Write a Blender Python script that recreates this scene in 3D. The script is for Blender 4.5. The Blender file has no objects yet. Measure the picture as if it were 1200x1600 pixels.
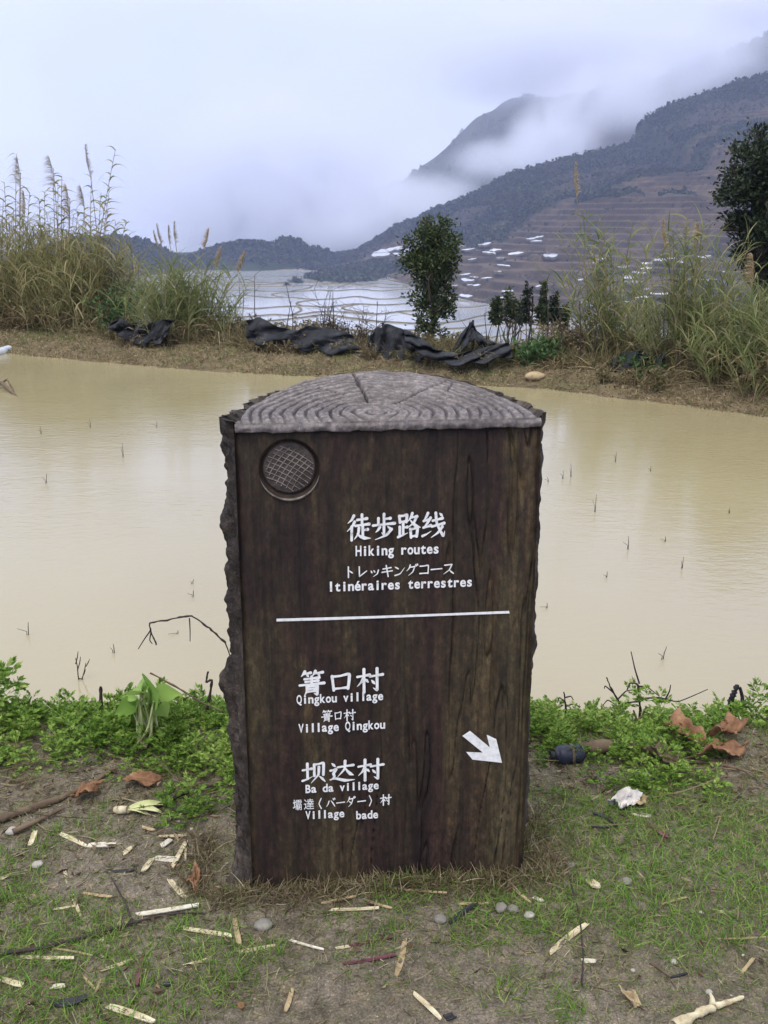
import bpy, bmesh, math, random
import numpy as np
from mathutils import Vector, Matrix

# ------------------------------------------------------------------ camera, sky, sun, exposure
SC = bpy.context.scene
COL = SC.collection
CAM_H = 1.55
PITCH = math.radians(16.0)
cam_d = bpy.data.cameras.new('camera')
cam_d.sensor_fit = 'VERTICAL'
cam_d.sensor_height = 36.0
cam_d.sensor_width = 27.0
cam_d.lens = 36.0
cam_d.clip_start = 0.05
cam_d.clip_end = 12000.0
cam = bpy.data.objects.new('camera', cam_d)
COL.objects.link(cam)
cam.location = (0, 0, CAM_H)
cam.rotation_euler = (math.radians(90) - PITCH, 0, 0)
SC.camera = cam

SUN_EL, SUN_AZ = math.radians(58), math.radians(205)     # high, behind the camera's left shoulder
W = bpy.data.worlds.new('World')
SC.world = W
W.use_nodes = True
wn, wl = W.node_tree.nodes, W.node_tree.links
wn.clear()
w_out = wn.new('ShaderNodeOutputWorld')
w_bg = wn.new('ShaderNodeBackground')
w_bg.inputs['Strength'].default_value = 0.1
w_sky = wn.new('ShaderNodeTexSky')
w_sky.sky_type = 'NISHITA'
w_sky.sun_disc = False
w_sky.sun_elevation = SUN_EL
w_sky.sun_rotation = SUN_AZ
w_co = wn.new('ShaderNodeTexCoord')
w_mp = wn.new('ShaderNodeMapping')
w_mp.inputs['Scale'].default_value = (1.0, 1.0, 1.9)
w_mp.inputs['Location'].default_value = (0.35, 0.1, 0.25)
w_no = wn.new('ShaderNodeTexNoise')
w_no.inputs['Scale'].default_value = 1.7
w_no.inputs['Detail'].default_value = 5.0
w_no.inputs['Roughness'].default_value = 0.5
w_rp = wn.new('ShaderNodeValToRGB')
w_rp.color_ramp.elements[0].position = 0.34
w_rp.color_ramp.elements[0].color = (0.45, 0.52, 0.97, 1)
w_rp.color_ramp.elements[1].position = 0.64
w_rp.color_ramp.elements[1].color = (0.74, 0.81, 1.02, 1)
w_sc = wn.new('ShaderNodeVectorMath')
w_sc.operation = 'SCALE'
w_sc.inputs['Scale'].default_value = 9.6
w_mx = wn.new('ShaderNodeMix')
w_mx.data_type = 'RGBA'
w_mx.inputs['Factor'].default_value = 0.92
wl.new(w_co.outputs['Generated'], w_mp.inputs['Vector'])
wl.new(w_mp.outputs['Vector'], w_no.inputs['Vector'])
wl.new(w_no.outputs['Fac'], w_rp.inputs['Fac'])
# an overcast sky is brighter and whiter overhead than near the horizon
w_sx = wn.new('ShaderNodeSeparateXYZ')
w_el = wn.new('ShaderNodeMapRange')
w_el.interpolation_type = 'SMOOTHSTEP'
w_el.inputs['From Min'].default_value = 0.24
w_el.inputs['From Max'].default_value = 0.85
w_zen = wn.new('ShaderNodeMix')
w_zen.data_type = 'RGBA'
w_zen.inputs['B'].default_value = (1.34, 1.34, 1.32, 1)
wl.new(w_co.outputs['Generated'], w_sx.inputs['Vector'])
wl.new(w_sx.outputs['Z'], w_el.inputs['Value'])
wl.new(w_el.outputs['Result'], w_zen.inputs['Factor'])
wl.new(w_rp.outputs['Color'], w_zen.inputs['A'])
wl.new(w_zen.outputs['Result'], w_sc.inputs[0])
wl.new(w_sky.outputs['Color'], w_mx.inputs['A'])
wl.new(w_sc.outputs['Vector'], w_mx.inputs['B'])
wl.new(w_mx.outputs['Result'], w_bg.inputs['Color'])
wl.new(w_bg.outputs['Background'], w_out.inputs['Surface'])

sun_d = bpy.data.lights.new('sun', 'SUN')
sun_d.energy = 1.5
sun_d.angle = math.radians(25)
sun_d.color = (1.0, 0.95, 0.86)
sun = bpy.data.objects.new('sun', sun_d)
COL.objects.link(sun)
_sd = Vector((math.sin(SUN_AZ) * math.cos(SUN_EL), math.cos(SUN_AZ) * math.cos(SUN_EL), math.sin(SUN_EL)))
sun.rotation_euler = (-_sd).to_track_quat('-Z', 'Y').to_euler()
sun.location = (-5, -10, 20)

SC.view_settings.view_transform = 'Standard'
SC.view_settings.look = 'None'
SC.view_settings.exposure = 0.48
SC.view_settings.gamma = 1.0
SC.view_settings.use_curve_mapping = False
SC.cycles.use_denoising = True
SC.cycles.max_bounces = 8
SC.cycles.diffuse_bounces = 3
SC.cycles.glossy_bounces = 3
SC.cycles.transmission_bounces = 3
SC.cycles.volume_bounces = 5
SC.cycles.transparent_max_bounces = 12
SC.cycles.volume_max_steps = 64

# ------------------------------------------------------------------ helpers
rng = np.random.default_rng(11)
random.seed(5)
F = 1600.0
CP, SP = math.cos(PITCH), math.sin(PITCH)


def ray(px, py):
    x = (px - 600) / F
    y = -(py - 800) / F
    return np.array([x, CP + y * SP, -SP + y * CP])


def on_z(px, py, z=0.0):
    d = ray(px, py)
    return np.array([0, 0, CAM_H]) + d * ((z - CAM_H) / d[2])


def on_y(px, py, Y):
    d = ray(px, py)
    return np.array([0, 0, CAM_H]) + d * (Y / d[1])


def sstep(a, b, x):
    t = np.clip((x - a) / (b - a), 0, 1)
    return t * t * (3 - 2 * t)


def _h(ix, iy, s):
    n = (ix * 374761393 + iy * 668265263 + s * 1274126177) & 0xFFFFFFFF
    n = ((n ^ (n >> 13)) * 1103515245) & 0xFFFFFFFF
    n = ((n ^ (n >> 16)) * 2246822519) & 0xFFFFFFFF
    return ((n ^ (n >> 15)) & 0xFFFF) / 65535.0


def vnoise(x, y, s=0):
    x = np.asarray(x, float)
    y = np.asarray(y, float)
    ix = np.floor(x).astype(np.int64)
    iy = np.floor(y).astype(np.int64)
    fx = x - ix
    fy = y - iy
    fx = fx * fx * (3 - 2 * fx)
    fy = fy * fy * (3 - 2 * fy)
    a = _h(ix, iy, s)
    b = _h(ix + 1, iy, s)
    c = _h(ix, iy + 1, s)
    d = _h(ix + 1, iy + 1, s)
    return (a * (1 - fx) + b * fx) * (1 - fy) + (c * (1 - fx) + d * fx) * fy - 0.5


def fbm(x, y, o=4, s=0, g=0.5):
    r = 0
    a = 1.0
    for i in range(o):
        r = r + a * vnoise(np.asarray(x) * 2 ** i + 17.3 * i, np.asarray(y) * 2 ** i - 9.1 * i, s + i)
        a *= g
    return r


def norm(a):
    return a / np.maximum(np.linalg.norm(a, axis=-1, keepdims=True), 1e-9)


class MB:
    """collects vertices and faces; build() links them as ONE mesh object"""

    def __init__(self):
        self.v, self.f, self.n = [], [], 0

    def add(self, v, f, mi=0):
        v = np.asarray(v, float).reshape(-1, 3)
        f = np.asarray(f, int)
        if f.size:
            self.f.append((f + self.n, mi))
        self.v.append(v)
        self.n += len(v)

    def build(self, name, mats, parent=None, smooth=False, loc=(0, 0, 0), attrs=None):
        loc = np.asarray(loc, float)
        V = np.concatenate(self.v) - loc
        if not isinstance(mats, (list, tuple)):
            mats = [mats]
        me = bpy.data.meshes.new(name)
        me.vertices.add(len(V))
        me.vertices.foreach_set('co', V.astype(np.float32).ravel())
        idx = np.concatenate([f.ravel() for f, _ in self.f]).astype(np.int32)
        tot = np.concatenate([np.full(len(f), f.shape[1]) for f, _ in self.f]).astype(np.int32)
        mi = np.concatenate([np.full(len(f), m) for f, m in self.f]).astype(np.int32)
        st = np.concatenate([[0], np.cumsum(tot)[:-1]]).astype(np.int32)
        me.loops.add(len(idx))
        me.loops.foreach_set('vertex_index', idx)
        me.polygons.add(len(tot))
        me.polygons.foreach_set('loop_start', st)
        me.polygons.foreach_set('loop_total', tot)
        me.polygons.foreach_set('material_index', mi)
        me.polygons.foreach_set('use_smooth', np.full(len(tot), smooth, dtype=bool))
        for m in mats:
            me.materials.append(m)
        if attrs:
            for k, a in attrs.items():
                at = me.attributes.new(k, 'FLOAT', 'POINT')
                at.data.foreach_set('value', np.asarray(a, np.float32).ravel())
        me.update(calc_edges=True)
        me.validate()
        o = bpy.data.objects.new(name, me)
        COL.objects.link(o)
        if parent is not None:
            o.parent = parent
        else:
            o.location = loc
        return o

    # shapes
    def grid(self, P, mi=0, close=False):
        """P (n,m,3) surface"""
        n, m = P.shape[:2]
        i = np.arange(n * m).reshape(n, m)
        if close:
            j = np.concatenate([i, i[:, :1]], 1)
        else:
            j = i
        q = np.stack([j[:-1, :-1], j[:-1, 1:], j[1:, 1:], j[1:, :-1]], -1).reshape(-1, 4)
        self.add(P.reshape(-1, 3), q, mi)

    def tube(self, pts, rad, k=6, mi=0, cap=True):
        pts = np.asarray(pts, float)
        n = len(pts)
        rad = np.broadcast_to(np.asarray(rad, float), (n,))
        T = norm(np.gradient(pts, axis=0))
        ref = np.array([0.31, 0.17, 0.94])
        if abs(T[0] @ ref) > 0.9:
            ref = np.array([0.95, 0.2, 0.1])
        A = norm(np.cross(T, ref))
        B = np.cross(T, A)
        a = np.linspace(0, 2 * np.pi, k, endpoint=False)
        P = pts[:, None] + rad[:, None, None] * (np.cos(a)[None, :, None] * A[:, None] + np.sin(a)[None, :, None] * B[:, None])
        base = self.n
        self.grid(P[:, ::-1], mi, close=True)
        if cap:
            c0 = np.arange(k)[None]
            self.f.append((c0 + base, mi))
            self.f.append((c0[:, ::-1] + base + (n - 1) * k, mi))

    def leaves(self, P, D, L, Wd, fold=0.25, mi=0, r=None):
        r = r or rng
        P = np.asarray(P, float)
        N = len(P)
        D = norm(np.asarray(D, float))
        L = np.broadcast_to(np.asarray(L, float), (N,))[:, None]
        Wd = np.broadcast_to(np.asarray(Wd, float), (N,))[:, None]
        R = norm(r.normal(size=(N, 3)))
        S = norm(np.cross(D, R))
        U = np.cross(S, D)
        a = P + D * L * 0.45 + S * Wd * 0.5 + U * Wd * fold
        b = P + D * L * 0.45 - S * Wd * 0.5 + U * Wd * fold
        V = np.stack([P, a, P + D * L, b], 1).reshape(-1, 3)
        i = np.arange(N)[:, None] * 4
        self.add(V, np.concatenate([i + [0, 1, 2], i + [0, 2, 3]]), mi)

    def ribbons(self, P, D, B, L, Wd, K=4, tip=0.05, mi=0, base_w=0.6, side=None):
        """arching blades: point(t) = P + L (D t + B t^2)"""
        P = np.asarray(P, float)
        N = len(P)
        D = np.asarray(D, float)
        B = np.asarray(B, float)
        L = np.broadcast_to(np.asarray(L, float), (N,))
        Wd = np.broadcast_to(np.asarray(Wd, float), (N,))
        if side is None:
            side = norm(np.cross(D, rng.normal(size=(N, 3))))
        t = np.linspace(0, 1, K + 1)
        C = P[:, None] + L[:, None, None] * (D[:, None] * t[None, :, None] + B[:, None] * (t ** 2)[None, :, None])
        w = np.interp(t, [0, 0.3, 1], [base_w, 1, tip])
        off = side[:, None] * (Wd[:, None] * w[None])[..., None] * 0.5
        V = np.stack([C - off, C + off], 2).reshape(N, -1, 3)
        i = np.arange(N)[:, None] * (2 * (K + 1))
        for k in range(K):
            self.f.append((i + np.array([2 * k, 2 * k + 1, 2 * k + 3, 2 * k + 2]) + self.n, mi))
        self.v.append(V.reshape(-1, 3))
        self.n += N * 2 * (K + 1)


def tag(o, label=None, cat=None, group=None, kind=None):
    if label:
        o['label'] = label
    if cat:
        o['category'] = cat
    if group:
        o['group'] = group
    if kind:
        o['kind'] = kind
    return o


def empty(name, loc, rz=0.0):
    o = bpy.data.objects.new(name, None)
    COL.objects.link(o)
    o.location = tuple(loc)
    o.rotation_euler = (0, 0, rz)
    o.empty_display_size = 0.1
    return o


# ------------------------------------------------------------------ materials
def _mat(name):
    m = bpy.data.materials.new(name)
    m.use_nodes = True
    n, l = m.node_tree.nodes, m.node_tree.links
    return m, n, l, n['Principled BSDF'], n['Material Output']


def ramp(n, l, src, cols):
    r = n.new('ShaderNodeValToRGB')
    els = r.color_ramp.elements
    while len(els) < len(cols):
        els.new(0.5)
    for e, (p, c) in zip(els, cols):
        e.position = p
        e.color = (*c, 1)
    l.new(src, r.inputs['Fac'])
    return r


def noise_node(n, l, scale, detail=6, rough=0.6, stretch=(1, 1, 1), rot=(0, 0, 0), dist=0.0):
    co = n.new('ShaderNodeTexCoord')
    mp = n.new('ShaderNodeMapping')
    mp.inputs['Scale'].default_value = stretch
    mp.inputs['Rotation'].default_value = rot
    t = n.new('ShaderNodeTexNoise')
    t.inputs['Scale'].default_value = scale
    t.inputs['Detail'].default_value = detail
    t.inputs['Roughness'].default_value = rough
    t.inputs['Distortion'].default_value = dist
    l.new(co.outputs['Object'], mp.inputs['Vector'])
    l.new(mp.outputs['Vector'], t.inputs['Vector'])
    return t


def mat(name, cols, scale=8, detail=6, rough=0.8, bump=0.0, bscale=None, stretch=(1, 1, 1), spec=0.3, dist=0.0, bdist=0.01):
    m, n, l, b, o = _mat(name)
    t = noise_node(n, l, scale, detail, 0.65, stretch, dist=dist)
    r = ramp(n, l, t.outputs['Fac'], cols)
    l.new(r.outputs['Color'], b.inputs['Base Color'])
    b.inputs['Roughness'].default_value = rough
    b.inputs['Specular IOR Level'].default_value = spec
    if bump:
        t2 = noise_node(n, l, bscale or scale * 3, 8, 0.65, stretch)
        bp = n.new('ShaderNodeBump')
        bp.inputs['Strength'].default_value = bump
        bp.inputs['Distance'].default_value = bdist
        l.new(t2.outputs['Fac'], bp.inputs['Height'])
        l.new(bp.outputs['Normal'], b.inputs['Normal'])
    return m


def leafmat(name, cols, trans=0.3, rough=0.55, patch=None):
    """colour picked per leaf (per mesh island), a little light passing through"""
    m, n, l, b, o = _mat(name)
    g = n.new('ShaderNodeNewGeometry')
    src = g.outputs['Random Per Island']
    if patch:
        t = noise_node(n, l, patch, 3, 0.5)
        mr = n.new('ShaderNodeMapRange')
        mr.inputs['From Min'].default_value = 0.3
        mr.inputs['From Max'].default_value = 0.7
        mr.inputs['To Min'].default_value = -0.35
        mr.inputs['To Max'].default_value = 0.35
        ad = n.new('ShaderNodeMath')
        ad.use_clamp = True
        l.new(t.outputs['Fac'], mr.inputs['Value'])
        l.new(mr.outputs['Result'], ad.inputs[0])
        l.new(src, ad.inputs[1])
        src = ad.outputs['Value']
    r = ramp(n, l, src, cols)
    l.new(r.outputs['Color'], b.inputs['Base Color'])
    b.inputs['Roughness'].default_value = rough
    b.inputs['Specular IOR Level'].default_value = 0.3
    if trans:
        tr = n.new('ShaderNodeBsdfTranslucent')
        mx = n.new('ShaderNodeMixShader')
        mx.inputs['Fac'].default_value = trans
        l.new(r.outputs['Color'], tr.inputs['Color'])
        l.new(b.outputs['BSDF'], mx.inputs[1])
        l.new(tr.outputs['BSDF'], mx.inputs[2])
        l.new(mx.outputs['Shader'], o.inputs['Surface'])
    return m

# ------------------------------------------------------------------ ground, pond, far bank
WATER_Z = -0.15


def y_near(x):                                   # near shore of the pond
    x = np.asarray(x, float)
    return 3.16 + 0.10 * fbm(x * 0.9, 0 * x + 3.3, 3, 41) + 0.004 * x * x


def y_far(x):                                    # far shore
    x = np.asarray(x, float)
    xs = [-60, -40, -14, -8, -5.1, -3.2, -1.45, 0.2, 1.77, 2.6, 3.4, 4.6, 6.5, 9, 14, 60]
    ys = [42, 30, 18.5, 15.4, 13.6, 12.5, 11.65, 11.15, 10.55, 9.85, 9.05, 8.1, 7.0, 6.2, 5.6, 5.0]
    return np.interp(x, xs, ys) + 0.17 + 0.09 * fbm(x * 1.3, 0 * x + 1.7, 3, 43)


def bank_w(x):
    return np.interp(np.asarray(x, float), [-8, -5, -1, 2, 5], [1.15, 1.05, 0.55, 0.38, 0.38])


def g_near(x, y):
    x = np.asarray(x, float)
    y = np.asarray(y, float)
    z = 0.030 * fbm(x * 1.1, y * 1.1, 3, 1) + 0.018 * fbm(x * 6, y * 6, 4, 5) + 0.007 * fbm(x * 40, y * 40, 3, 9)
    d = y - y_near(x)
    return z - 0.55 * sstep(-0.32, 0.75, d) * sstep(-0.34, -0.1, d)


def g_far(x, y):
    s = np.asarray(y, float) - y_far(x)
    w = bank_w(x)
    z = -0.55 + 0.49 * sstep(-1.5, 0.30, s) + 0.05 * sstep(0.1, 0.35, s)
    z = z + 0.05 * sstep(0.2, w + 0.3, s) - 0.6 * np.maximum(s - w - 0.9, 0)
    return z + 0.035 * fbm(x * 2.2, y * 2.2, 4, 21) + 0.035 * fbm(x * 9, y * 9, 4, 22)


def axis(segs):
    out = []
    for a, b, n in segs:
        out.append(np.linspace(a, b, n, endpoint=False))
    return np.concatenate(out + [[segs[-1][1]]])


def ground_mat():
    m, n, l, b, o = _mat('soil')
    big = noise_node(n, l, 2.2, 5, 0.6)
    mid = noise_node(n, l, 26, 8, 0.7)
    fine = noise_node(n, l, 190, 4, 0.7)
    r1 = ramp(n, l, big.outputs['Fac'], [(0.38, (0.205, 0.178, 0.148)), (0.52, (0.160, 0.138, 0.108)), (0.66, (0.130, 0.115, 0.078))])
    r2 = ramp(n, l, mid.outputs['Fac'], [(0.32, (0.40, 0.38, 0.34)), (0.5, (0.9, 0.88, 0.85)), (0.68, (1.4, 1.3, 1.15))])
    r3 = ramp(n, l, fine.outputs['Fac'], [(0.34, (0.45, 0.45, 0.45)), (0.52, (0.95, 0.95, 0.95)), (0.64, (1.5, 1.5, 1.5)), (0.72, (3.0, 2.9, 2.7))])
    prev = r1.outputs['Color']
    for r in (r2, r3):
        mx = n.new('ShaderNodeMix')
        mx.data_type = 'RGBA'
        mx.blend_type = 'MULTIPLY'
        mx.inputs['Factor'].default_value = 0.85
        l.new(prev, mx.inputs['A'])
        l.new(r.outputs['Color'], mx.inputs['B'])
        prev = mx.outputs['Result']
    l.new(prev, b.inputs['Base Color'])
    b.inputs['Roughness'].default_value = 0.85
    b.inputs['Specular IOR Level'].default_value = 0.35
    bp = n.new('ShaderNodeBump')
    bp.inputs['Strength'].default_value = 0.8
    bp.inputs['Distance'].default_value = 0.006
    l.new(fine.outputs['Fac'], bp.inputs['Height'])
    l.new(bp.outputs['Normal'], b.inputs['Normal'])
    return m


M_SOIL = ground_mat()
gx = axis([(-60, -12, 24), (-12, -1.9, 60), (-1.9, 1.9, 430), (1.9, 12, 60), (12, 60, 24)])
gy = axis([(-12, 1.2, 30), (1.2, 3.4, 270), (3.4, 4.6, 24)])
X, Y = np.meshgrid(gx, gy)
mb = MB()
mb.grid(np.stack([X, Y, g_near(X, Y)], -1))
tag(mb.build('ground', M_SOIL, smooth=True), kind='structure')

M_BANK = mat('bank_mud', [(0.3, (0.065, 0.048, 0.028)), (0.5, (0.125, 0.095, 0.055)), (0.68, (0.19, 0.15, 0.09))], 5, 8, 0.9, 0.8, 40, bdist=0.02)
gx = axis([(-60, -9, 40), (-9, 7, 460), (7, 60, 40)])
ts = axis([(-3.2, -0.4, 10), (-0.4, 2.2, 66), (2.2, 14, 36)])
X, S = np.meshgrid(gx, ts)
Y = y_far(X) + S
mb = MB()
mb.grid(np.stack([X, Y, g_far(X, Y)], -1))
tag(mb.build('far_bank', M_BANK, smooth=True), kind='structure')


def water_mat():
    m, n, l, b, o = _mat('muddy_water')
    big = noise_node(n, l, 0.35, 3, 0.5, (1, 0.5, 1))
    r = ramp(n, l, big.outputs['Fac'], [(0.3, (0.290, 0.250, 0.145)), (0.7, (0.350, 0.308, 0.192))])
    l.new(r.outputs['Color'], b.inputs['Base Color'])
    b.inputs['Roughness'].default_value = 0.06
    b.inputs['IOR'].default_value = 1.62
    b.inputs['Specular IOR Level'].default_value = 0.5
    rip = noise_node(n, l, 16.0, 4, 0.55, (0.7, 1.6, 1), (0, 0, 0.5), 0.4)
    swell = noise_node(n, l, 2.6, 2, 0.5, (0.6, 1.3, 1), (0, 0, -0.3))
    msk = noise_node(n, l, 0.45, 2, 0.5)
    mr = n.new('ShaderNodeMapRange')
    mr.inputs['From Min'].default_value = 0.38
    mr.inputs['From Max'].default_value = 0.62
    mr.inputs['To Min'].default_value = 0.55
    l.new(msk.outputs['Fac'], mr.inputs['Value'])
    mr.inputs['To Max'].default_value = 1.3
    mu = n.new('ShaderNodeMath')
    mu.operation = 'MULTIPLY'
    l.new(rip.outputs['Fac'], mu.inputs[0])
    l.new(mr.outputs['Result'], mu.inputs[1])
    ad = n.new('ShaderNodeMath')
    ad.operation = 'MULTIPLY_ADD'
    ad.inputs[1].default_value = 0.8
    l.new(swell.outputs['Fac'], ad.inputs[0])
    l.new(mu.outputs['Value'], ad.inputs[2])
    bp = n.new('ShaderNodeBump')
    bp.inputs['Strength'].default_value = 0.20
    bp.inputs['Distance'].default_value = 0.014
    l.new(ad.outputs['Value'], bp.inputs['Height'])
    l.new(bp.outputs['Normal'], b.inputs['Normal'])
    return m


M_WATER = water_mat()
gx = np.linspace(-58, 58, 240)
tt = np.linspace(0, 1, 14)
X, T = np.meshgrid(gx, tt)
Y = (y_near(X) - 0.15) * (1 - T) + (y_far(X) + 0.25) * T
mb = MB()
mb.grid(np.stack([X, Y, 0 * X + WATER_Z], -1))
tag(mb.build('pond_water', M_WATER, smooth=True), kind='structure')

# ------------------------------------------------------------------ valley, mountains
VAL = -37.0
_prof = [(440, 420), (490, 401), (530, 392), (560, 384), (620, 346), (700, 311), (740, 294), (800, 262), (900, 236), (1000, 214), (1012, 176),
         (1060, 150), (1120, 131), (1200, 104), (1400, 60), (1700, 10)]
YR = 900.0
_rx = [on_y(px, py, YR)[0] for px, py in _prof]
_rz = [on_y(px, py, YR)[2] - 5.0 for px, py in _prof]


def mountain_t(x, y):
    yr = YR + 50 * fbm(x / 160.0, 0 * x + 0.7, 3, 61)
    y0 = np.interp(x, [-160, -60, 0, 40, 80, 140, 260, 500], [820, 720, 600, 470, 390, 330, 290, 270]) + 25 * fbm(x / 60.0, 0 * x, 2, 62)
    return (y - y0) / (yr - y0), yr


def valley_z(y):
    return np.interp(y, [60, 240, 330, 460, 620, 900], [-39, -38.5, -36.6, -34.4, -32.6, -30])


def hills_z(x, y):
    x = np.asarray(x, float)
    y = np.asarray(y, float)
    s = y - y_far(np.clip(x, -40, 40))
    near = -0.6 - 0.5 * np.maximum(s - 2.2, 0) + 2.0 * fbm(x / 15, y / 15, 3, 63)
    base = valley_z(y) - 1.2
    t, yr = mountain_t(x, y)
    R = np.interp(x, _rx, _rz)
    up = np.clip(t, 0, 1) ** 0.92
    z = base + np.maximum(R - base, 0) * up
    amp = 4 * np.clip(t, 0, 1) * (1 - np.clip(t, 0, 1)) * np.clip((R - base) / 60, 0, 1)
    z = z + amp * (26 * fbm(x / 120 + y / 260, y / 300, 3, 64) + 7 * fbm(x / 28, y / 40, 3, 65))
    z = np.where(t > 1, z - 0.45 * (y - yr) * np.clip((R - base) / 40, 0, 1), z)
    # wooded hillocks on the left
    for cx, cy, rx, ry, h in ((-98, 760, 46, 60, 15.5), (-60, 800, 26, 50, 10), (-190, 700, 60, 70, 20), (-270, 560, 70, 90, 30), (-210, 470, 50, 60, 22)):
        q = ((x - cx) / rx) ** 2 + ((y - cy) / ry) ** 2
        z = z + h * np.maximum(1 - q, 0) ** 0.7 * (1 + 0.25 * fbm(x / 22, y / 22, 3, 66))
    k = sstep(40, 110, s)
    z = np.maximum(near, base - 3) * (1 - k) + z * k
    return z


def hit_hill(px, py, y0=240, y1=900):
    d = ray(px, py)
    ys = np.linspace(y0, y1, 800)
    h = hills_z(d[0] / d[1] * ys, ys)
    g = h + 0.6 - (CAM_H + d[2] / d[1] * ys)
    k = max(int(np.argmax(g > 0)), 1)
    f = float(np.clip(g[k - 1] / (g[k - 1] - g[k] - 1e-9), 0, 1))
    yh = ys[k - 1] + f * (ys[k] - ys[k - 1])
    return np.array([d[0] / d[1] * yh, yh, h[k - 1] + f * (h[k] - h[k - 1])])


# flooded pools scattered over the terraced slope
pools = [(600, 392, 34), (618, 388, 30), (640, 391, 26), (595, 398, 30), (628, 397, 30), (732, 389, 22), (720, 384, 16), (757, 381, 22), (774, 391, 20), (764, 395, 22), (782, 403, 18), (787, 415, 22), (738, 405, 14),
         (731, 437, 22), (741, 433, 14), (728, 462, 22), (832, 372, 22), (842, 370, 16), (838, 377, 20), (985, 432, 26), (1000, 426, 22), (1010, 420, 20), (1032, 407, 24), (980, 473, 22), (1004, 465, 30), (1030, 459, 30),
         (1108, 437, 26), (1130, 442, 18), (1050, 404, 16), (571, 419, 10), (990, 440, 30), (1065, 410, 20), (806, 396, 26), (860, 398, 24), (706, 447, 20), (745, 446, 14)]
_rq = np.random.default_rng(88)
pools = pools + [(float(_rq.uniform(700, 1150)), float(_rq.uniform(400, 478)), float(_rq.uniform(9, 24))) for _ in range(20)]
POOLC = [hit_hill(a, b_) for a, b_, w in pools]


def pool_clear(x, y):
    k = np.ones_like(np.asarray(x, float))
    for c, (a, b_, w) in zip(POOLC, pools):
        L = w / F * c[1]
        k = k * (1 - sstep(1.5, 0.9, np.hypot((x - c[0]) / (L * 0.75), (y - c[1] + 8) / (L * 0.9 + 16))))
    return k


def zones(x, y):
    """forest, terrace masks"""
    t, _ = mountain_t(x, y)
    n1 = fbm(x / 45, y / 70, 4, 71)
    n2 = fbm(x / 90, y / 120, 3, 72)
    ter = sstep(0.03, 0.08, t) * sstep(0.62, 0.54, t - 0.0007 * np.clip(x - 60, 0, 300) + 0.16 * n2 + 0.10 * n1)
    dark = sstep(0.20, 0.30, fbm(x / 60, y / 60, 3, 73))
    foot = sstep(0.16, 0.05, t) * sstep(-0.02, 0.06, t) * sstep(-0.05, 0.12, n1 + 0.1) * sstep(55, 75, x)
    ter = ter * (1 - dark) * (1 - foot)
    hill = np.zeros_like(ter)
    for cx, cy, rx, ry, h in ((-98, 760, 46, 60, 15), (-60, 800, 30, 52, 10), (-190, 700, 60, 70, 20), (-270, 560, 70, 90, 30), (-210, 470, 50, 60, 22), (-22, 640, 26, 55, 5)):
        hill = np.maximum(hill, sstep(1.0, 0.75, ((x - cx) / rx) ** 2 + ((y - cy) / ry) ** 2 + 0.3 * n1))
    forest = np.maximum(np.maximum(sstep(0.03, 0.1, t) * (1 - ter) , foot), hill) * np.where(t > 1.25, 0, 1)
    green = np.clip(sstep(0.80, 0.92, t + 0.25 * n1 + 0.1 * n2) + hill + foot + dark * 0.8 + sstep(0.14, 0.26, n1), 0, 1)
    pc = pool_clear(x, y)
    forest = forest * pc
    ter = np.maximum(ter * (1 - hill), 1 - pc)
    return forest, ter, green * pc


def step_z(z, k, h=3.4):
    f = z / h
    i = np.floor(f)
    return (1 - k) * z + k * h * (i + sstep(0.62, 0.98, f - i))


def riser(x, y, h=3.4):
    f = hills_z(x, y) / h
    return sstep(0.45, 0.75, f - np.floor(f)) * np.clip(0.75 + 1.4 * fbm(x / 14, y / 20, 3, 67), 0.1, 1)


def surf_z(x, y):
    z = hills_z(x, y)
    _, ter, _ = zones(x, y)
    return step_z(z, 0.92 * ter)


def hills_mat():
    m, n, l, b, o = _mat('hillside')
    def attr(a):
        t = n.new('ShaderNodeAttribute')
        t.attribute_name = a
        return t.outputs['Fac']
    t1 = noise_node(n, l, 0.09, 8, 0.7)
    scrub = ramp(n, l, t1.outputs['Fac'], [(0.3, (0.014, 0.016, 0.013)), (0.5, (0.032, 0.028, 0.022)), (0.7, (0.048, 0.042, 0.028))])
    t2 = noise_node(n, l, 0.22, 6, 0.7)
    fld = ramp(n, l, t2.outputs['Fac'], [(0.3, (0.050, 0.034, 0.025)), (0.5, (0.088, 0.062, 0.042)), (0.66, (0.118, 0.096, 0.056)), (0.75, (0.08, 0.09, 0.04))])
    grn = ramp(n, l, t1.outputs['Fac'], [(0.3, (0.012, 0.020, 0.012)), (0.7, (0.035, 0.045, 0.022))])
    a = n.new('ShaderNodeMix'); a.data_type = 'RGBA'
    l.new(attr('green'), a.inputs['Factor']); l.new(scrub.outputs['Color'], a.inputs['A']); l.new(grn.outputs['Color'], a.inputs['B'])
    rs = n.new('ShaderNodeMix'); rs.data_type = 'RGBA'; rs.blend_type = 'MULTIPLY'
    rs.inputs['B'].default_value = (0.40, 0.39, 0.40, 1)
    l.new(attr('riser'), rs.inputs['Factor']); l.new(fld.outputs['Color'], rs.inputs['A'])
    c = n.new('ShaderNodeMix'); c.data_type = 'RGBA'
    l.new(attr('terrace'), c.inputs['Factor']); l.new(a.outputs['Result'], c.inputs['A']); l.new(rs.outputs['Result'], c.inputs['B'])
    l.new(c.outputs['Result'], b.inputs['Base Color'])
    b.inputs['Roughness'].default_value = 0.95
    b.inputs['Specular IOR Level'].default_value = 0.1
    return m


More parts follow.
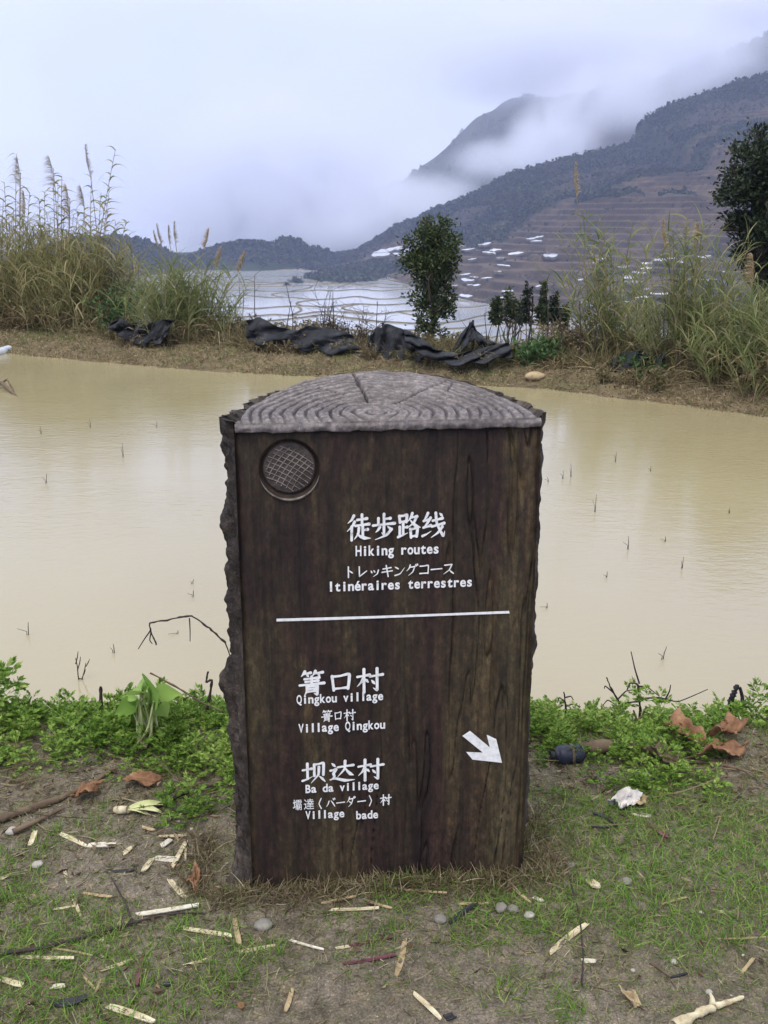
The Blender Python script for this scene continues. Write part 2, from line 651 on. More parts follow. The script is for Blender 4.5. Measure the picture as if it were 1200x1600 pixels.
M_HILLS = hills_mat()
hx = axis([(-620, -260, 40), (-260, -20, 60), (-20, 50, 46), (50, 310, 320), (310, 430, 50), (430, 800, 50)])
hy = axis([(10, 60, 20), (60, 260, 30), (260, 940, 720), (940, 1060, 20)])
X, Y = np.meshgrid(hx, hy)
Yg = np.where(Y < 60, np.maximum(Y, y_far(np.clip(X, -40, 40)) + 6), Y)
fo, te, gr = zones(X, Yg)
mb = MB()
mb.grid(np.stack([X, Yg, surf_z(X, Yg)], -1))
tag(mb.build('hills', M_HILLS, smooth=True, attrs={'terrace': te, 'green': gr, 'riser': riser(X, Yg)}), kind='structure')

# flooded rice terraces on the valley floor: a sheet of water behind each earth bund
M_PADDY = mat('paddy_water', [(0.3, (0.40, 0.42, 0.47)), (0.7, (0.50, 0.52, 0.57))], 0.05, 3, 0.10, 0.05, 0.6, spec=0.8)
M_BUND = mat('bund_earth', [(0.3, (0.08, 0.075, 0.045)), (0.55, (0.15, 0.13, 0.08)), (0.75, (0.21, 0.18, 0.115))], 0.25, 6, 0.9)
pw, pb = MB(), MB()
px_ = np.linspace(-420, 470, 520)
angs = np.array([8.7, 8.2, 7.75, 7.35, 6.9, 6.45, 6.05, 5.68, 5.32, 5.0, 4.72, 4.46, 4.22, 3.98, 3.74, 3.52, 3.3, 3.1, 2.93, 2.8])
cur = None
curves = []
for k, a in enumerate(angs):
    yb = 38.0 / math.tan(math.radians(a))
    gap = yb * 0.07
    wav = gap * (2.2 * fbm(px_ / 62.0, 0 * px_ + k * 0.33, 3, 81) + 1.0 * fbm(px_ / 21.0, 0 * px_ + k * 0.6, 2, 82) + 0.004 * px_ * math.sin(k * 0.9))
    yk = yb + wav
    if cur is not None:
        yk = np.maximum(yk, cur + 2.2 + 2.0 * vnoise(px_ / 30.0, 0 * px_ + k, 83) + 1.0)
    cur = yk
    curves.append(yk)
pz = [float(valley_z(c.mean())) for c in curves]
rp = np.random.default_rng(3)
for k in range(len(curves) - 1):
    a, b_ = curves[k], curves[k + 1]
    bw = 0.5 + 0.5 * (vnoise(px_ / 18, 0 * px_ + k, 84) + 0.5)
    z0, z1 = pz[k], pz[k + 1]
    pw.grid(np.stack([np.stack([px_, a + bw, 0 * px_ + z0], -1), np.stack([px_, (a + b_) / 2, 0 * px_ + z0], -1), np.stack([px_, b_ + 0.1, 0 * px_ + z0], -1)]))
    hl = z0 + 0.06 + 0.22 * vnoise(px_ / 7, 0 * px_ + k, 85)
    zd = (pz[k - 1] if k else z0 - 1.2) - 0.1
    bot = np.full_like(px_, zd)
    pb.grid(np.stack([np.stack([px_, a - 0.25, bot], -1), np.stack([px_, a, hl], -1), np.stack([px_, a + bw, hl - 0.05], -1), np.stack([px_, a + bw + 0.15, 0 * px_ + z0 - 0.1], -1)]))
    # short bunds across the strip split it into pools
    xq = -400.0
    while xq < 450:
        i = int(np.searchsorted(px_, xq))
        i = min(i, len(px_) - 8)
        j = i + int(rp.integers(-5, 6))
        j = min(max(j, 0), len(px_) - 1)
        p0 = np.array([px_[i], a[i], z0])
        p1 = np.array([px_[j], b_[j], z0])
        u = np.linspace(0, 1, 7)[:, None]
        c = p0 + (p1 - p0) * u
        c[:, 0] += (b_[j] - a[i]) * 0.25 * np.sin(u[:, 0] * 3.1) * rp.uniform(-1, 1)
        wv = np.array([0.5, 0, 0])
        up = np.array([0, 0, 0.25 + 0.1 * rp.random()])
        pb.grid(np.stack([c - wv * 1.3 - [0, 0, 0.1], c - wv + up, c + wv + up, c + wv * 1.3 - [0, 0, 0.1]]))
        xq += rp.uniform(25, 120)
tag(pw.build('paddy_water', M_PADDY, smooth=True), kind='structure')
tag(pb.build('paddy_bunds', M_BUND, smooth=True), kind='structure')


hp, hb = MB(), MB()
for k, (px, py, w) in enumerate(pools):
    u = np.linspace(-1, 1, 17)
    hh = max(2.0, 0.17 * w) * (0.6 + 0.6 * rp.random())
    ph = rp.uniform(0, 50)
    bow = rp.uniform(-0.25, 0.45) * hh
    tilt = rp.uniform(-0.18, 0.10)
    rows = []
    for v in (-1, -0.3, 0.4, 1):
        row = []
        for q in u:
            sh = math.sqrt(max(1 - q ** 2, 0)) ** 0.8
            row.append(hit_hill(px + q * w * 0.5, py + v * hh * (0.5 + 0.7 * float(vnoise(q * 2.2 + ph, v * 0.4, 87))) * sh + bow * (1 - q ** 2) + tilt * q * w * 0.5) + [0, 0, 0.7])
        rows.append(row)
    G = np.array(rows)
    hp.grid(G)
    lo = G[-1]
    hb.grid(np.stack([lo + [0, -2.2, -1.1], lo + [0, -0.6, 0.12], lo + [0, 0.4, 0.12]]))
tag(hp.build('slope_water', M_PADDY, smooth=True), kind='structure')
M_SLOPEB = mat('slope_earth', [(0.3, (0.030, 0.026, 0.018)), (0.6, (0.065, 0.052, 0.034))], 0.25, 6, 0.9)
tag(hb.build('slope_bunds', M_SLOPEB, smooth=True), kind='structure')

# forest on the ridge and hillocks: many small crowns
M_FOREST = leafmat('forest_leaves', [(0.0, (0.006, 0.012, 0.008)), (0.5, (0.020, 0.032, 0.016)), (0.85, (0.040, 0.052, 0.024)), (1.0, (0.065, 0.070, 0.035))], 0.1, 0.8, patch=0.03)
M_SCRUB = leafmat('scrub_leaves', [(0.0, (0.014, 0.014, 0.011)), (0.4, (0.036, 0.030, 0.024)), (0.8, (0.056, 0.044, 0.034)), (1.0, (0.05, 0.058, 0.030))], 0.1, 0.8, patch=0.03)


def crowns(mb_, P, size, ncard, r):
    """leaf-clump crowns at points P"""
    n = len(P)
    d = norm(r.normal(size=(n, ncard, 3)))
    d[..., 2] = np.abs(d[..., 2]) * 1.1
    rad = size[:, None, None] * r.uniform(0.45, 1.0, (n, ncard, 1))
    c = P[:, None] + d * rad * np.array([0.62, 0.62, 0.8])
    c = c.reshape(-1, 3)
    dd = norm(r.normal(size=c.shape) + np.array([0, 0, 0.3]))
    sz = np.repeat(size, ncard) * r.uniform(0.35, 0.7, len(c))
    mb_.leaves(c - dd * sz[:, None] * 0.5, dd, sz, sz * 0.8, 0.15, 0, r)


rf = np.random.default_rng(21)
cx_ = rf.uniform(-330, 430, 90000)
cy_ = rf.uniform(300, 960, 90000)
fo, te, gr = zones(cx_, cy_)
vis = (np.abs(cx_ / cy_) < 0.47)
keep = vis & (rf.random(len(cx_)) < fo * (0.30 + 0.45 * gr))
pick = rf.random(len(cx_))
P = np.stack([cx_, cy_, surf_z(cx_, cy_)], -1)
size = rf.uniform(1.8, 3.9, len(cx_)) * (0.72 + 0.55 * gr * rf.random(len(cx_)) ** 0.5 * 1.4)
g = keep & (pick < 0.15 + 0.85 * gr)
mb = MB()
crowns(mb, P[g], size[g], 13, rf)
tag(mb.build('forest', M_FOREST), kind='stuff')
g2 = keep & ~g
mb = MB()
crowns(mb, P[g2], size[g2] * 0.8, 11, rf)
tag(mb.build('hillside_scrub', M_SCRUB), kind='stuff')
# sparse bushes along the terrace edges
bx = rf.uniform(-10, 330, 9000)
by = rf.uniform(300, 800, 9000)
fo, te, gr = zones(bx, by)
kp = (rf.random(9000) < te * 0.30) & (fbm(bx / 30, by / 30, 3, 90) > 0.02)
mb = MB()
crowns(mb, np.stack([bx, by, surf_z(bx, by)], -1)[kp], rf.uniform(0.7, 2.0, kp.sum()), 9, rf)
tag(mb.build('terrace_bushes', M_SCRUB), kind='stuff')

# far mountain in the cloud
_fp = [(300, 430), (480, 372), (560, 332), (600, 300), (640, 277), (700, 233), (722, 205), (745, 184), (775, 168), (800, 157), (830, 152), (870, 150), (930, 140), (1000, 122), (1070, 102),
       (1130, 86), (1160, 68), (1200, 52), (1400, -10), (1700, -60)]
YF = 1600.0
_fx = [on_y(a, b_, YF)[0] for a, b_ in _fp]
_fz = [on_y(a, b_, YF)[2] for a, b_ in _fp]


def far_z(x, y):
    R = np.interp(x, _fx, _fz) + 9 * fbm(x / 30, 0 * x, 4, 91)
    t = np.clip((y - 1110) / (YF - 1110), 0, 1)
    z = -45 + (R + 45) * t ** 0.95
    z = z + 4 * t * (1 - t) * (60 * fbm(x / 190 + y / 400, y / 500, 4, 92) + 14 * fbm(x / 40, y / 60, 3, 93))
    return np.where(y > YF, z - 0.6 * (y - YF), z)


hx = np.linspace(-700, 1150, 260)
hy = axis([(1112, 1600, 120), (1600, 2300, 30)])
X, Y = np.meshgrid(hx, hy)
mb = MB()
mb.grid(np.stack([X, Y, far_z(X, Y)], -1))
tag(mb.build('far_mountain', M_HILLS, smooth=True, attrs={'terrace': 0 * X, 'green': sstep(-0.3, 0.1, fbm(X / 120, Y / 120, 4, 94)), 'riser': 0 * X}), kind='structure')
cx_ = rf.uniform(-160, 760, 16000)
cy_ = rf.uniform(1250, 1640, 16000)
kp = fbm(cx_ / 80, cy_ / 80, 3, 95) > -0.1
mb = MB()
crowns(mb, np.stack([cx_, cy_, far_z(cx_, cy_)], -1)[kp], rf.uniform(4, 8, kp.sum()), 9, rf)
tag(mb.build('distant_forest', M_FOREST), kind='stuff')

# ------------------------------------------------------------------ the trail marker
YAW = math.radians(6.0)
U3 = np.array([math.cos(YAW), math.sin(YAW), 0.0])
D3 = np.array([-math.sin(YAW), math.cos(YAW), 0.0])
_pl, _pr = on_z(403, 1393), on_z(815, 1368)
S0 = (_pl + _pr) / 2
S0[2] = 0.0


def face_uv(px, py):
    d = ray(px, py)
    o = np.array([0, 0, CAM_H]) - S0
    k = -(o @ D3) / (d @ D3)
    p = o + d * k
    return np.array([p @ U3, p[2]])


FL = min(face_uv(366, 680)[0], face_uv(403, 1380)[0])
FR = max(face_uv(838, 680)[0], face_uv(815, 1360)[0])
FT = (face_uv(430, 668)[1] + face_uv(780, 666)[1]) / 2
sign = empty('trail_marker', S0, YAW)
tag(sign, 'dark brown half log trail marker with white route names and arrow', 'sign')


def stone_mat(name, cols, grain, bump, rough=0.75, streak=None, bd=0.004):
    m, n, l, b, o = _mat(name)
    t = noise_node(n, l, 6, 8, 0.7, (1, 1, 0.16), dist=0.5)
    r = ramp(n, l, t.outputs['Fac'], cols)
    f = noise_node(n, l, grain, 5, 0.7, (1, 1, 0.55))
    r2 = ramp(n, l, f.outputs['Fac'], [(0.33, (0.35, 0.35, 0.37)), (0.5, (0.92, 0.92, 0.92)), (0.68, (2.0, 1.95, 1.9))])
    mx = n.new('ShaderNodeMix'); mx.data_type = 'RGBA'; mx.blend_type = 'MULTIPLY'
    mx.inputs['Factor'].default_value = 0.8
    l.new(r.outputs['Color'], mx.inputs['A']); l.new(r2.outputs['Color'], mx.inputs['B'])
    last = mx.outputs['Result']
    if streak:
        # crisp fine grain and pale specks
        for sc_, st_, stops in ((85, (1, 1, 0.035), [(0.36, (0.45, 0.42, 0.42)), (0.48, (0.95, 0.93, 0.92)), (0.60, (1.05, 1.03, 1.0)), (0.70, (1.6, 1.55, 1.45))]),
                                (260, (1, 1, 0.6), [(0.40, (0.8, 0.8, 0.8)), (0.60, (1.0, 1.0, 1.0)), (0.68, (1.5, 1.5, 1.5)), (0.74, (3.0, 2.9, 2.8))])):
            s_ = noise_node(n, l, sc_, 4, 0.6, st_, dist=0.3)
            r_4 = ramp(n, l, s_.outputs['Fac'], stops)
            m4 = n.new('ShaderNodeMix'); m4.data_type = 'RGBA'; m4.blend_type = 'MULTIPLY'
            m4.inputs['Factor'].default_value = 0.62
            l.new(last, m4.inputs['A']); l.new(r_4.outputs['Color'], m4.inputs['B'])
            last = m4.outputs['Result']
        s = noise_node(n, l, 15, 6, 0.65, (1, 1, 0.07), dist=0.8)
        r3 = ramp(n, l, s.outputs['Fac'], streak)
        m3 = n.new('ShaderNodeMix'); m3.data_type = 'RGBA'; m3.blend_type = 'MULTIPLY'
        m3.inputs['Factor'].default_value = 0.9
        l.new(last, m3.inputs['A']); l.new(r3.outputs['Color'], m3.inputs['B'])
        last = m3.outputs['Result']
    l.new(last, b.inputs['Base Color'])
    b.inputs['Roughness'].default_value = rough
    b.inputs['Specular IOR Level'].default_value = 0.4
    bp = n.new('ShaderNodeBump')
    bp.inputs['Strength'].default_value = bump
    bp.inputs['Distance'].default_value = bd
    l.new(f.outputs['Fac'], bp.inputs['Height'])
    l.new(bp.outputs['Normal'], b.inputs['Normal'])
    return m


M_FACE = stone_mat('stained_front', [(0.33, (0.009, 0.0038, 0.004)), (0.44, (0.021, 0.0105, 0.0085)), (0.52, (0.033, 0.022, 0.012)), (0.58, (0.050, 0.038, 0.019)), (0.68, (0.070, 0.056, 0.030))], 60, 0.5, 0.72,
                   [(0.34, (0.22, 0.18, 0.20)), (0.43, (0.75, 0.70, 0.70)), (0.54, (1.05, 1.03, 1.0)), (0.64, (1.7, 1.62, 1.5))])
M_BARK = stone_mat('bark_relief', [(0.32, (0.012, 0.0085, 0.007)), (0.5, (0.030, 0.022, 0.018)), (0.68, (0.090, 0.072, 0.060))], 55, 1.0, 0.6, bd=0.010)
M_TOP = stone_mat('sawn_top', [(0.30, (0.07, 0.058, 0.058)), (0.5, (0.125, 0.108, 0.108)), (0.70, (0.20, 0.18, 0.182))], 70, 0.6, 0.55)
_m, _n, _l = M_TOP, M_TOP.node_tree.nodes, M_TOP.node_tree.links
_b = _n['Principled BSDF']
_src = _b.inputs['Base Color'].links[0].from_socket
_at = _n.new('ShaderNodeAttribute')
_at.attribute_name = 'ring'
_mx = _n.new('ShaderNodeMix')
_mx.data_type = 'RGBA'
_mx.inputs['B'].default_value = (0.045, 0.036, 0.038, 1)
_l.new(_at.outputs['Fac'], _mx.inputs['Factor'])
_l.new(_src, _mx.inputs['A'])
_l.new(_mx.outputs['Result'], _b.inputs['Base Color'])
M_WHITE = mat('white_paint', [(0.28, (0.30, 0.28, 0.27)), (0.38, (0.66, 0.66, 0.67)), (0.6, (0.80, 0.80, 0.81))], 85, 7, 0.5)
M_LATT = mat('lattice_stone', [(0.35, (0.085, 0.070, 0.062)), (0.6, (0.22, 0.19, 0.17))], 50, 4, 0.7)
M_DISC = mat('disc_stone', [(0.35, (0.042, 0.032, 0.029)), (0.6, (0.078, 0.062, 0.056))], 40, 5, 0.75, 0.5, 120)


def top_h(u, d):
    return FT + 0.024 + 0.020 * d + 0.042 * np.clip(1 - (u / 0.36) ** 2, 0, 1) * sstep(0.0, 0.3, d)


DEPTH = 0.34
NR = 420
v_ = np.linspace(0, 1, NR)
lw = lambda vz: 0.014 + 0.032 * (1 - vz / FT) ** 1.2 + 0.006 * np.exp(-vz / 0.06)
rw = lambda vz: 0.023 - 0.018 * (1 - vz / FT)
cols_ = []
th = np.concatenate([np.linspace(0, 0.30, 34, endpoint=False), np.linspace(0.30, 2.84, 130, endpoint=False), np.linspace(2.84, math.pi, 34)])
UU, VV, DD = [], [], []
for t in th:
    f = 0.5 - 0.5 * math.cos(t)                       # 0 at the left front edge, 1 at the right
    c, s = math.cos(t), math.sin(t)
    UU.append((FL + FR) / 2 - c * (FR - FL) / 2 + 0 * v_)
    DD.append(DEPTH * s ** 1.1 + 0 * v_)
UU, DD = np.array(UU).T, np.array(DD).T
TH = np.broadcast_to(th[None], UU.shape)
# bark thickness beyond the sawn edge grows out from the front
ZT = top_h(np.clip(UU, FL, FR), np.minimum(DD, DEPTH)) - 0.004
VZ = -0.12 + (ZT + 0.12) * v_[:, None]
wl_, wr_ = lw(np.clip(VZ, 0, FT)), rw(np.clip(VZ, 0, FT))
nz_ = fbm(TH * 9, VZ * 5, 4, 101)
nz2 = fbm(TH * 34 + 2 * vnoise(VZ * 9, TH * 3, 5), VZ * 11, 4, 102)
nz3 = fbm(TH * 90, VZ * 42, 3, 105)
fis = np.exp(-(fbm(TH * 26 + vnoise(VZ * 6, TH * 2, 8), VZ * 4, 3, 106) / 0.05) ** 2)
kn = np.maximum(fbm(TH * 11, VZ * 7.5, 2, 104) - 0.12, 0)
big = 0.017 * fbm(0 * TH + 3.1 + (TH > 1.5) * 5, VZ * 4.2, 3, 103)
side_l = sstep(0.0, 0.12, TH) * sstep(1.5, 0.5, TH)
side_r = sstep(math.pi, math.pi - 0.12, TH) * sstep(1.64, 2.64, TH)
back = sstep(0.4, 1.0, TH) * sstep(math.pi - 0.4, math.pi - 1.0, TH)
env = sstep(-0.01, 0.10, TH) * sstep(math.pi + 0.01, math.pi - 0.10, TH)
thick = side_l * (wl_ + big) + side_r * (wr_ + big * 0.9) + env * (0.016 * nz_ + 0.022 * nz2 + 0.050 * kn + 0.010 * nz3 - 0.010 * fis)
thick = thick * (1 - 0.45 * sstep(1.8, 2.6, TH))
thick = thick * (1 - 0.65 * back * sstep(0.9, 0.99, v_)[:, None])
thick = np.maximum(thick, 0.0015 * env)
UU2 = UU - np.cos(TH) * thick
DD2 = DD + np.sin(TH) * thick * 0.9
# the bark lip rounds forward a little, level with or just proud of the front
lip = np.exp(-(np.minimum(TH, math.pi - TH) / 0.10) ** 2)
DD2 = DD2 - 0.004 - lip * (0.004 + 0.012 * np.maximum(nz2, -0.2)) * sstep(0.0, 0.02, np.minimum(TH, math.pi - TH)) 
rim = ZT + 0.010 * fbm(TH * 7, 0 * TH, 3, 129) * env * sstep(0.93, 1, v_)[:, None]
VZ = np.where(v_[:, None] > 0.985, rim, VZ)
mb = MB()
G = np.stack([UU2, DD2, VZ], -1)
# close the bark over the rim of the top so it reads as a solid skin
inn = G[-1:].copy()
inn[0, :, 0] = (FL + FR) / 2 + (UU[-1] - (FL + FR) / 2) * 0.975
inn[0, :, 1] = DD[-1] * 0.96
inn[0, :, 2] = ZT[-1] - 0.012
G = np.concatenate([G, inn])
mb.grid(G)
mb.build('bark', M_BARK, sign, smooth=True)

# front: a dense sheet, hollowed where the round emblem sits
EC = face_uv(452, 733)
ER = (face_uv(497, 733)[0] - face_uv(407, 733)[0]) / 2
us = np.linspace(FL - 0.003, FR + 0.003, 300)
vs = np.linspace(-0.10, FT + 0.002, 480)
X, Z = np.meshgrid(us, vs)
crack = fbm(X * 22 + 1.5 * vnoise(X * 5, Z * 3, 7), Z * 1.6, 3, 111)
gro = -0.0075 * np.exp(-(crack / 0.020) ** 2) * sstep(-0.1, 0.2, fbm(X * 3, Z * 1.2, 2, 112))
rel = 0.0035 * fbm(X * 14, Z * 2.2, 4, 113) + 0.0016 * fbm(X * 70, Z * 22, 3, 114)
q = np.hypot(X - EC[0], Z - EC[1])
hol = -0.016 * sstep(ER + 0.0035, ER - 0.0005, q)
edge = -0.006 * np.exp(-((X - FL) / 0.008) ** 2) - 0.004 * np.exp(-((X - FR) / 0.008) ** 2) - 0.006 * np.exp(-((Z - FT) / 0.010) ** 2)
out = np.minimum(gro + rel, 0.0016) * (q > ER) + hol + edge
mb = MB()
mb.grid(np.stack([X, -out, Z], -1))
mb.build('front_panel', M_FACE, sign, smooth=True)

# sawn top: half discs of growth rings, checks and a rounded front lip
nth, nr = 420, 170
a_ = np.linspace(0, math.pi, nth)
r_ = np.linspace(0, 1, nr)
A, R = np.meshgrid(a_, r_)
ub = (FL + FR) / 2 + np.cos(A) * (FR - FL) / 2 * 0.992 * R
db = DEPTH * 0.985 * np.sin(A) ** 1.1 * R
u0, d0 = (face_uv(590, 660)[0]), 0.035
wrp = 0.010 * fbm(ub * 7, db * 9, 3, 121) + 0.004 * fbm(ub * 30, db * 30, 2, 122)
rad = np.hypot((ub - u0) * 0.80, (db - d0) * 1.05) + wrp
rad2 = rad * (1 + 0.25 * rad) 
ring = np.maximum(np.cos(rad2 * 2 * math.pi / 0.0205), 0) ** 3
ring2 = np.maximum(np.cos(rad2 * 2 * math.pi / 0.0105 + 1), 0) ** 2
dsp = -0.0085 * ring * (0.45 + 1.1 * np.clip(fbm(ub * 6, db * 6, 2, 126) + 0.5, 0, 1)) - 0.0022 * ring2 + 0.0040 * fbm(ub * 22, db * 22, 4, 123) + 0.0022 * fbm(ub * 90, db * 60, 3, 124)
ringc = np.clip(ring * (0.30 + 1.3 * np.clip(fbm(ub * 6, db * 6, 2, 126) + 0.5, 0, 1)) + 0.45 * ring2 * np.clip(fbm(ub * 9, db * 9, 2, 131) + 0.5, 0, 1), 0, 1)


def check(p, q_, w0, dep):
    """a radial drying crack from p (inner) to q_ (outer)"""
    p, q_ = np.array(p), np.array(q_)
    e = q_ - p
    L = np.linalg.norm(e)
    e = e / L
    along = (ub - p[0]) * e[0] + (db - p[1]) * e[1]
    off = -(ub - p[0]) * e[1] + (db - p[1]) * e[0] + 0.006 * fbm(along * 18, 0 * along + p[0] * 9, 2, 125)
    tt_ = np.clip(along / L, 0, 1)
    wdt = w0 * (0.25 + 0.75 * np.sin(tt_ * math.pi * 0.9 + 0.2))
    return dep * np.exp(-(off / wdt) ** 2) * (along > 0) * (along < L * 1.02)


dsp -= check((u0 - 0.012, 0.10), (u0 - 0.028, 0.33), 0.0035, 0.022)
dsp -= check((u0 + 0.045, 0.085), (u0 + 0.185, 0.235), 0.0034, 0.018)
dsp -= check((u0 + 0.10, 0.10), (u0 + 0.285, 0.150), 0.0022, 0.012)
dsp -= check((u0 - 0.05, 0.14), (u0 - 0.165, 0.245), 0.0024, 0.012)
dsp -= check((u0 + 0.175, 0.16), (u0 + 0.20, 0.235), 0.0022, 0.012)
lipz = np.exp(-db / 0.012)
zt = top_h(ub, db) + dsp * (1 - lipz) - 0.012 * sstep(0.965, 1.0, R)
zt = zt - 0.010 * lipz ** 2
mb = MB()
mb.grid(np.stack([ub, db - 0.010 * lipz, zt], -1))
# front lip hanging over the panel
uf = np.linspace(FL + 0.002, FR - 0.002, 400)
zl = top_h(uf, 0 * uf) - 0.010
jag = 0.0035 * fbm(uf * 40, 0 * uf, 4, 127)
rows = []
for k in range(9):
    t = k / 8
    rows.append(np.stack([uf, -0.010 - (0.004 * math.sin(t * 2.6) + 0.003 * fbm(uf * 60, 0 * uf + t * 2, 3, 128)) * min(1, 3 * t), zl + 0.001 - t * 0.020 + jag * t], -1))
rows.append(np.stack([uf, 0 * uf + 0.004, zl - 0.020 + jag], -1))
mb.grid(np.array(rows)[:, ::-1])
mb.build('sawn_top', M_TOP, sign, smooth=True, attrs={'ring': np.concatenate([ringc.ravel(), np.zeros(4000)])})

# emblem: a round plaque in the hollow, a woven lattice on it and a rim under it
em = MB()
a_ = np.linspace(0, 2 * math.pi, 72, endpoint=False)
rows = []
for rr, yy in ((0.001, 0.0085), (0.5, 0.0090), (0.86, 0.0095), (0.90, 0.0105), (0.93, 0.015)):
    rows.append(np.stack([EC[0] + np.cos(a_) * ER * rr, 0 * a_ + yy, EC[1] + np.sin(a_) * ER * rr], -1))
em.grid(np.array(rows)[::-1], close=True)
emb = em.build('emblem', M_DISC, sign, smooth=True)
la = MB()
for ang, offs in ((math.radians(-30), np.linspace(-0.78, 0.62, 8)), (math.radians(52), np.linspace(-0.62, 0.70, 7))):
    e = np.array([math.cos(ang), math.sin(ang)])
    nn = np.array([-e[1], e[0]])
    for i, of in enumerate(offs):
        R0 = ER * 0.86
        h = math.sqrt(max(R0 ** 2 - (of * R0) ** 2, 0)) * (0.98 if ang < 0 else 0.82)
        t = np.linspace(-h, h, 14)
        bow = 0.004 * np.cos(t / h * 1.5)
        c = np.stack([EC[0] + e[0] * t + nn[0] * (of * R0 + bow), 0.0080 + 0.0012 * np.cos(t * 380 + i * math.pi + (ang > 0)), EC[1] + e[1] * t + nn[1] * (of * R0 + bow)], -1)
        la.tube(c, 0.0011, 5)
la.build('lattice', M_LATT, emb, smooth=True)
rm = MB()
t = np.radians(np.linspace(196, 350, 40))
c = np.stack([EC[0] + np.cos(t) * (ER + 0.003), 0 * t - 0.003, EC[1] + np.sin(t) * (ER + 0.003) - 0.003], -1)
rm.tube(c, 0.0026 * np.sin(np.linspace(0.25, math.pi - 0.25, 40)), 8)
rm.build('rim', M_LATT, emb, smooth=True)

# --------------------------------------------------- painted characters, drawn stroke by stroke
WT = {'h': [7.5, 6, 9.5], 'v': [9, 8, 8.5], 'p': [9, 7.5, 1.5], 'n': [3, 8, 11, 1.5], 'd': [2.5, 9, 4], 't': [8, 5, 1], 'g': [9, 8, 8.5, 1.5], 'z': [7, 6.5, 9, 8.5, 7.5, 2], 'k': [8, 6.5, 9.5, 8.5]}
KAI = {
    '徒': [('p', (31, 6), (22, 21), (6, 34)), ('p', (34, 29), (24, 46), (3, 64)), ('v', (22, 47), (21, 98)), ('h', (44, 22), (84, 18)), ('v', (64, 3), (64, 42)), ('h', (37, 44), (93, 39)),
          ('v', (67, 43), (67, 84)), ('h', (66, 62), (87, 59)), ('p', (51, 53), (48, 74), (32, 95)), ('n', (43, 73), (56, 84), (74, 91), (99, 93))],
    '步': [('v', (51, 3), (51, 41)), ('h', (52, 21), (77, 19)), ('v', (28, 18), (28, 41)), ('h', (6, 45), (95, 39)), ('g', (51, 47), (51, 74), (50, 80), (41, 73)), ('p', (34, 52), (27, 62), (17, 71)),
          ('d', (66, 50), (76, 58), (83, 64)), ('p', (82, 61), (60, 83), (14, 99))],
    '路': [('v', (11, 12), (14, 36)), ('k', (11, 12), (28, 11), (42, 9), (40, 35)), ('h', (15, 34), (39, 32)), ('v', (27, 35), (27, 83)), ('h', (28, 56), (44, 54)), ('v', (13, 53), (13, 86)), ('t', (6, 91), (26, 84), (47, 76)),
          ('p', (64, 3), (58, 18), (46, 33)), ('h', (60, 18), (83, 15)), ('p', (82, 17), (70, 40), (42, 60)), ('n', (55, 27), (68, 42), (82, 53), (99, 58)), ('v', (57, 63), (60, 95)), ('k', (57, 64), (70, 62), (86, 60), (83, 92)), ('h', (60, 91), (83, 89))],
    '线': [('p', (26, 4), (18, 20), (8, 32)), ('h', (9, 33), (29, 29)), ('p', (37, 22), (22, 44), (7, 59)), ('h', (8, 58), (38, 51)), ('t', (4, 90), (20, 84), (41, 72)), ('h', (46, 33), (86, 25)), ('h', (43, 55), (93, 44)),
          ('g', (58, 4), (64, 45), (90, 92), (96, 74)), ('p', (86, 57), (68, 79), (40, 97)), ('d', (74, 6), (81, 12), (86, 18))],
    '箐': [('p', (24, 2), (18, 12), (9, 22)), ('h', (22, 11), (46, 8)), ('d', (31, 13), (34, 18), (37, 23)), ('p', (65, 2), (60, 12), (52, 22)), ('h', (63, 11), (93, 8)), ('d', (74, 13), (78, 18), (81, 23)),
          ('h', (22, 34), (79, 30)), ('v', (50, 25), (50, 55)), ('h', (26, 45), (75, 42)), ('h', (3, 58), (98, 53)), ('p', (31, 64), (30, 84), (20, 101)), ('z', (32, 65), (50, 64), (71, 62), (71, 85), (70, 99), (58, 93)), ('h', (33, 75), (69, 73)), ('h', (33, 85), (69, 83))],
    '口': [('v', (17, 26), (23, 84)), ('k', (17, 28), (50, 26), (84, 22), (79, 80)), ('h', (23, 78), (79, 75))],
    '村': [('h', (3, 33), (49, 27)), ('v', (28, 3), (28, 98)), ('p', (28, 33), (19, 55), (2, 74)), ('d', (31, 43), (38, 50), (44, 58)), ('h', (51, 35), (99, 29)), ('g', (78, 3), (78, 80), (77, 92), (63, 82)), ('d', (57, 50), (63, 58), (69, 66))],
    '坝': [('h', (3, 36), (40, 31)), ('v', (22, 7), (22, 76)), ('t', (1, 84), (22, 77), (44, 66)), ('v', (50, 12), (50, 64)), ('k', (50, 13), (70, 11), (88, 9), (87, 62)), ('p', (69, 24), (66, 60), (36, 96)), ('d', (70, 66), (82, 78), (93, 92))],
    '达': [('h', (34, 30), (94, 24)), ('p', (63, 3), (60, 40), (33, 74)), ('n', (63, 34), (72, 50), (84, 64), (96, 70)), ('d', (11, 10), (18, 18), (24, 26)), ('k', (6, 43), (17, 41), (27, 38), (17, 57)), ('p', (17, 57), (20, 72), (5, 88)), ('n', (3, 86), (26, 82), (62, 93), (100, 92))],
}
WK = {'h': [8, 7, 8], 'v': [8, 8, 8], 'p': [8, 7, 2], 'd': [4, 9, 7], 'k': [8, 7, 8, 6], 't': [8, 7, 2]}
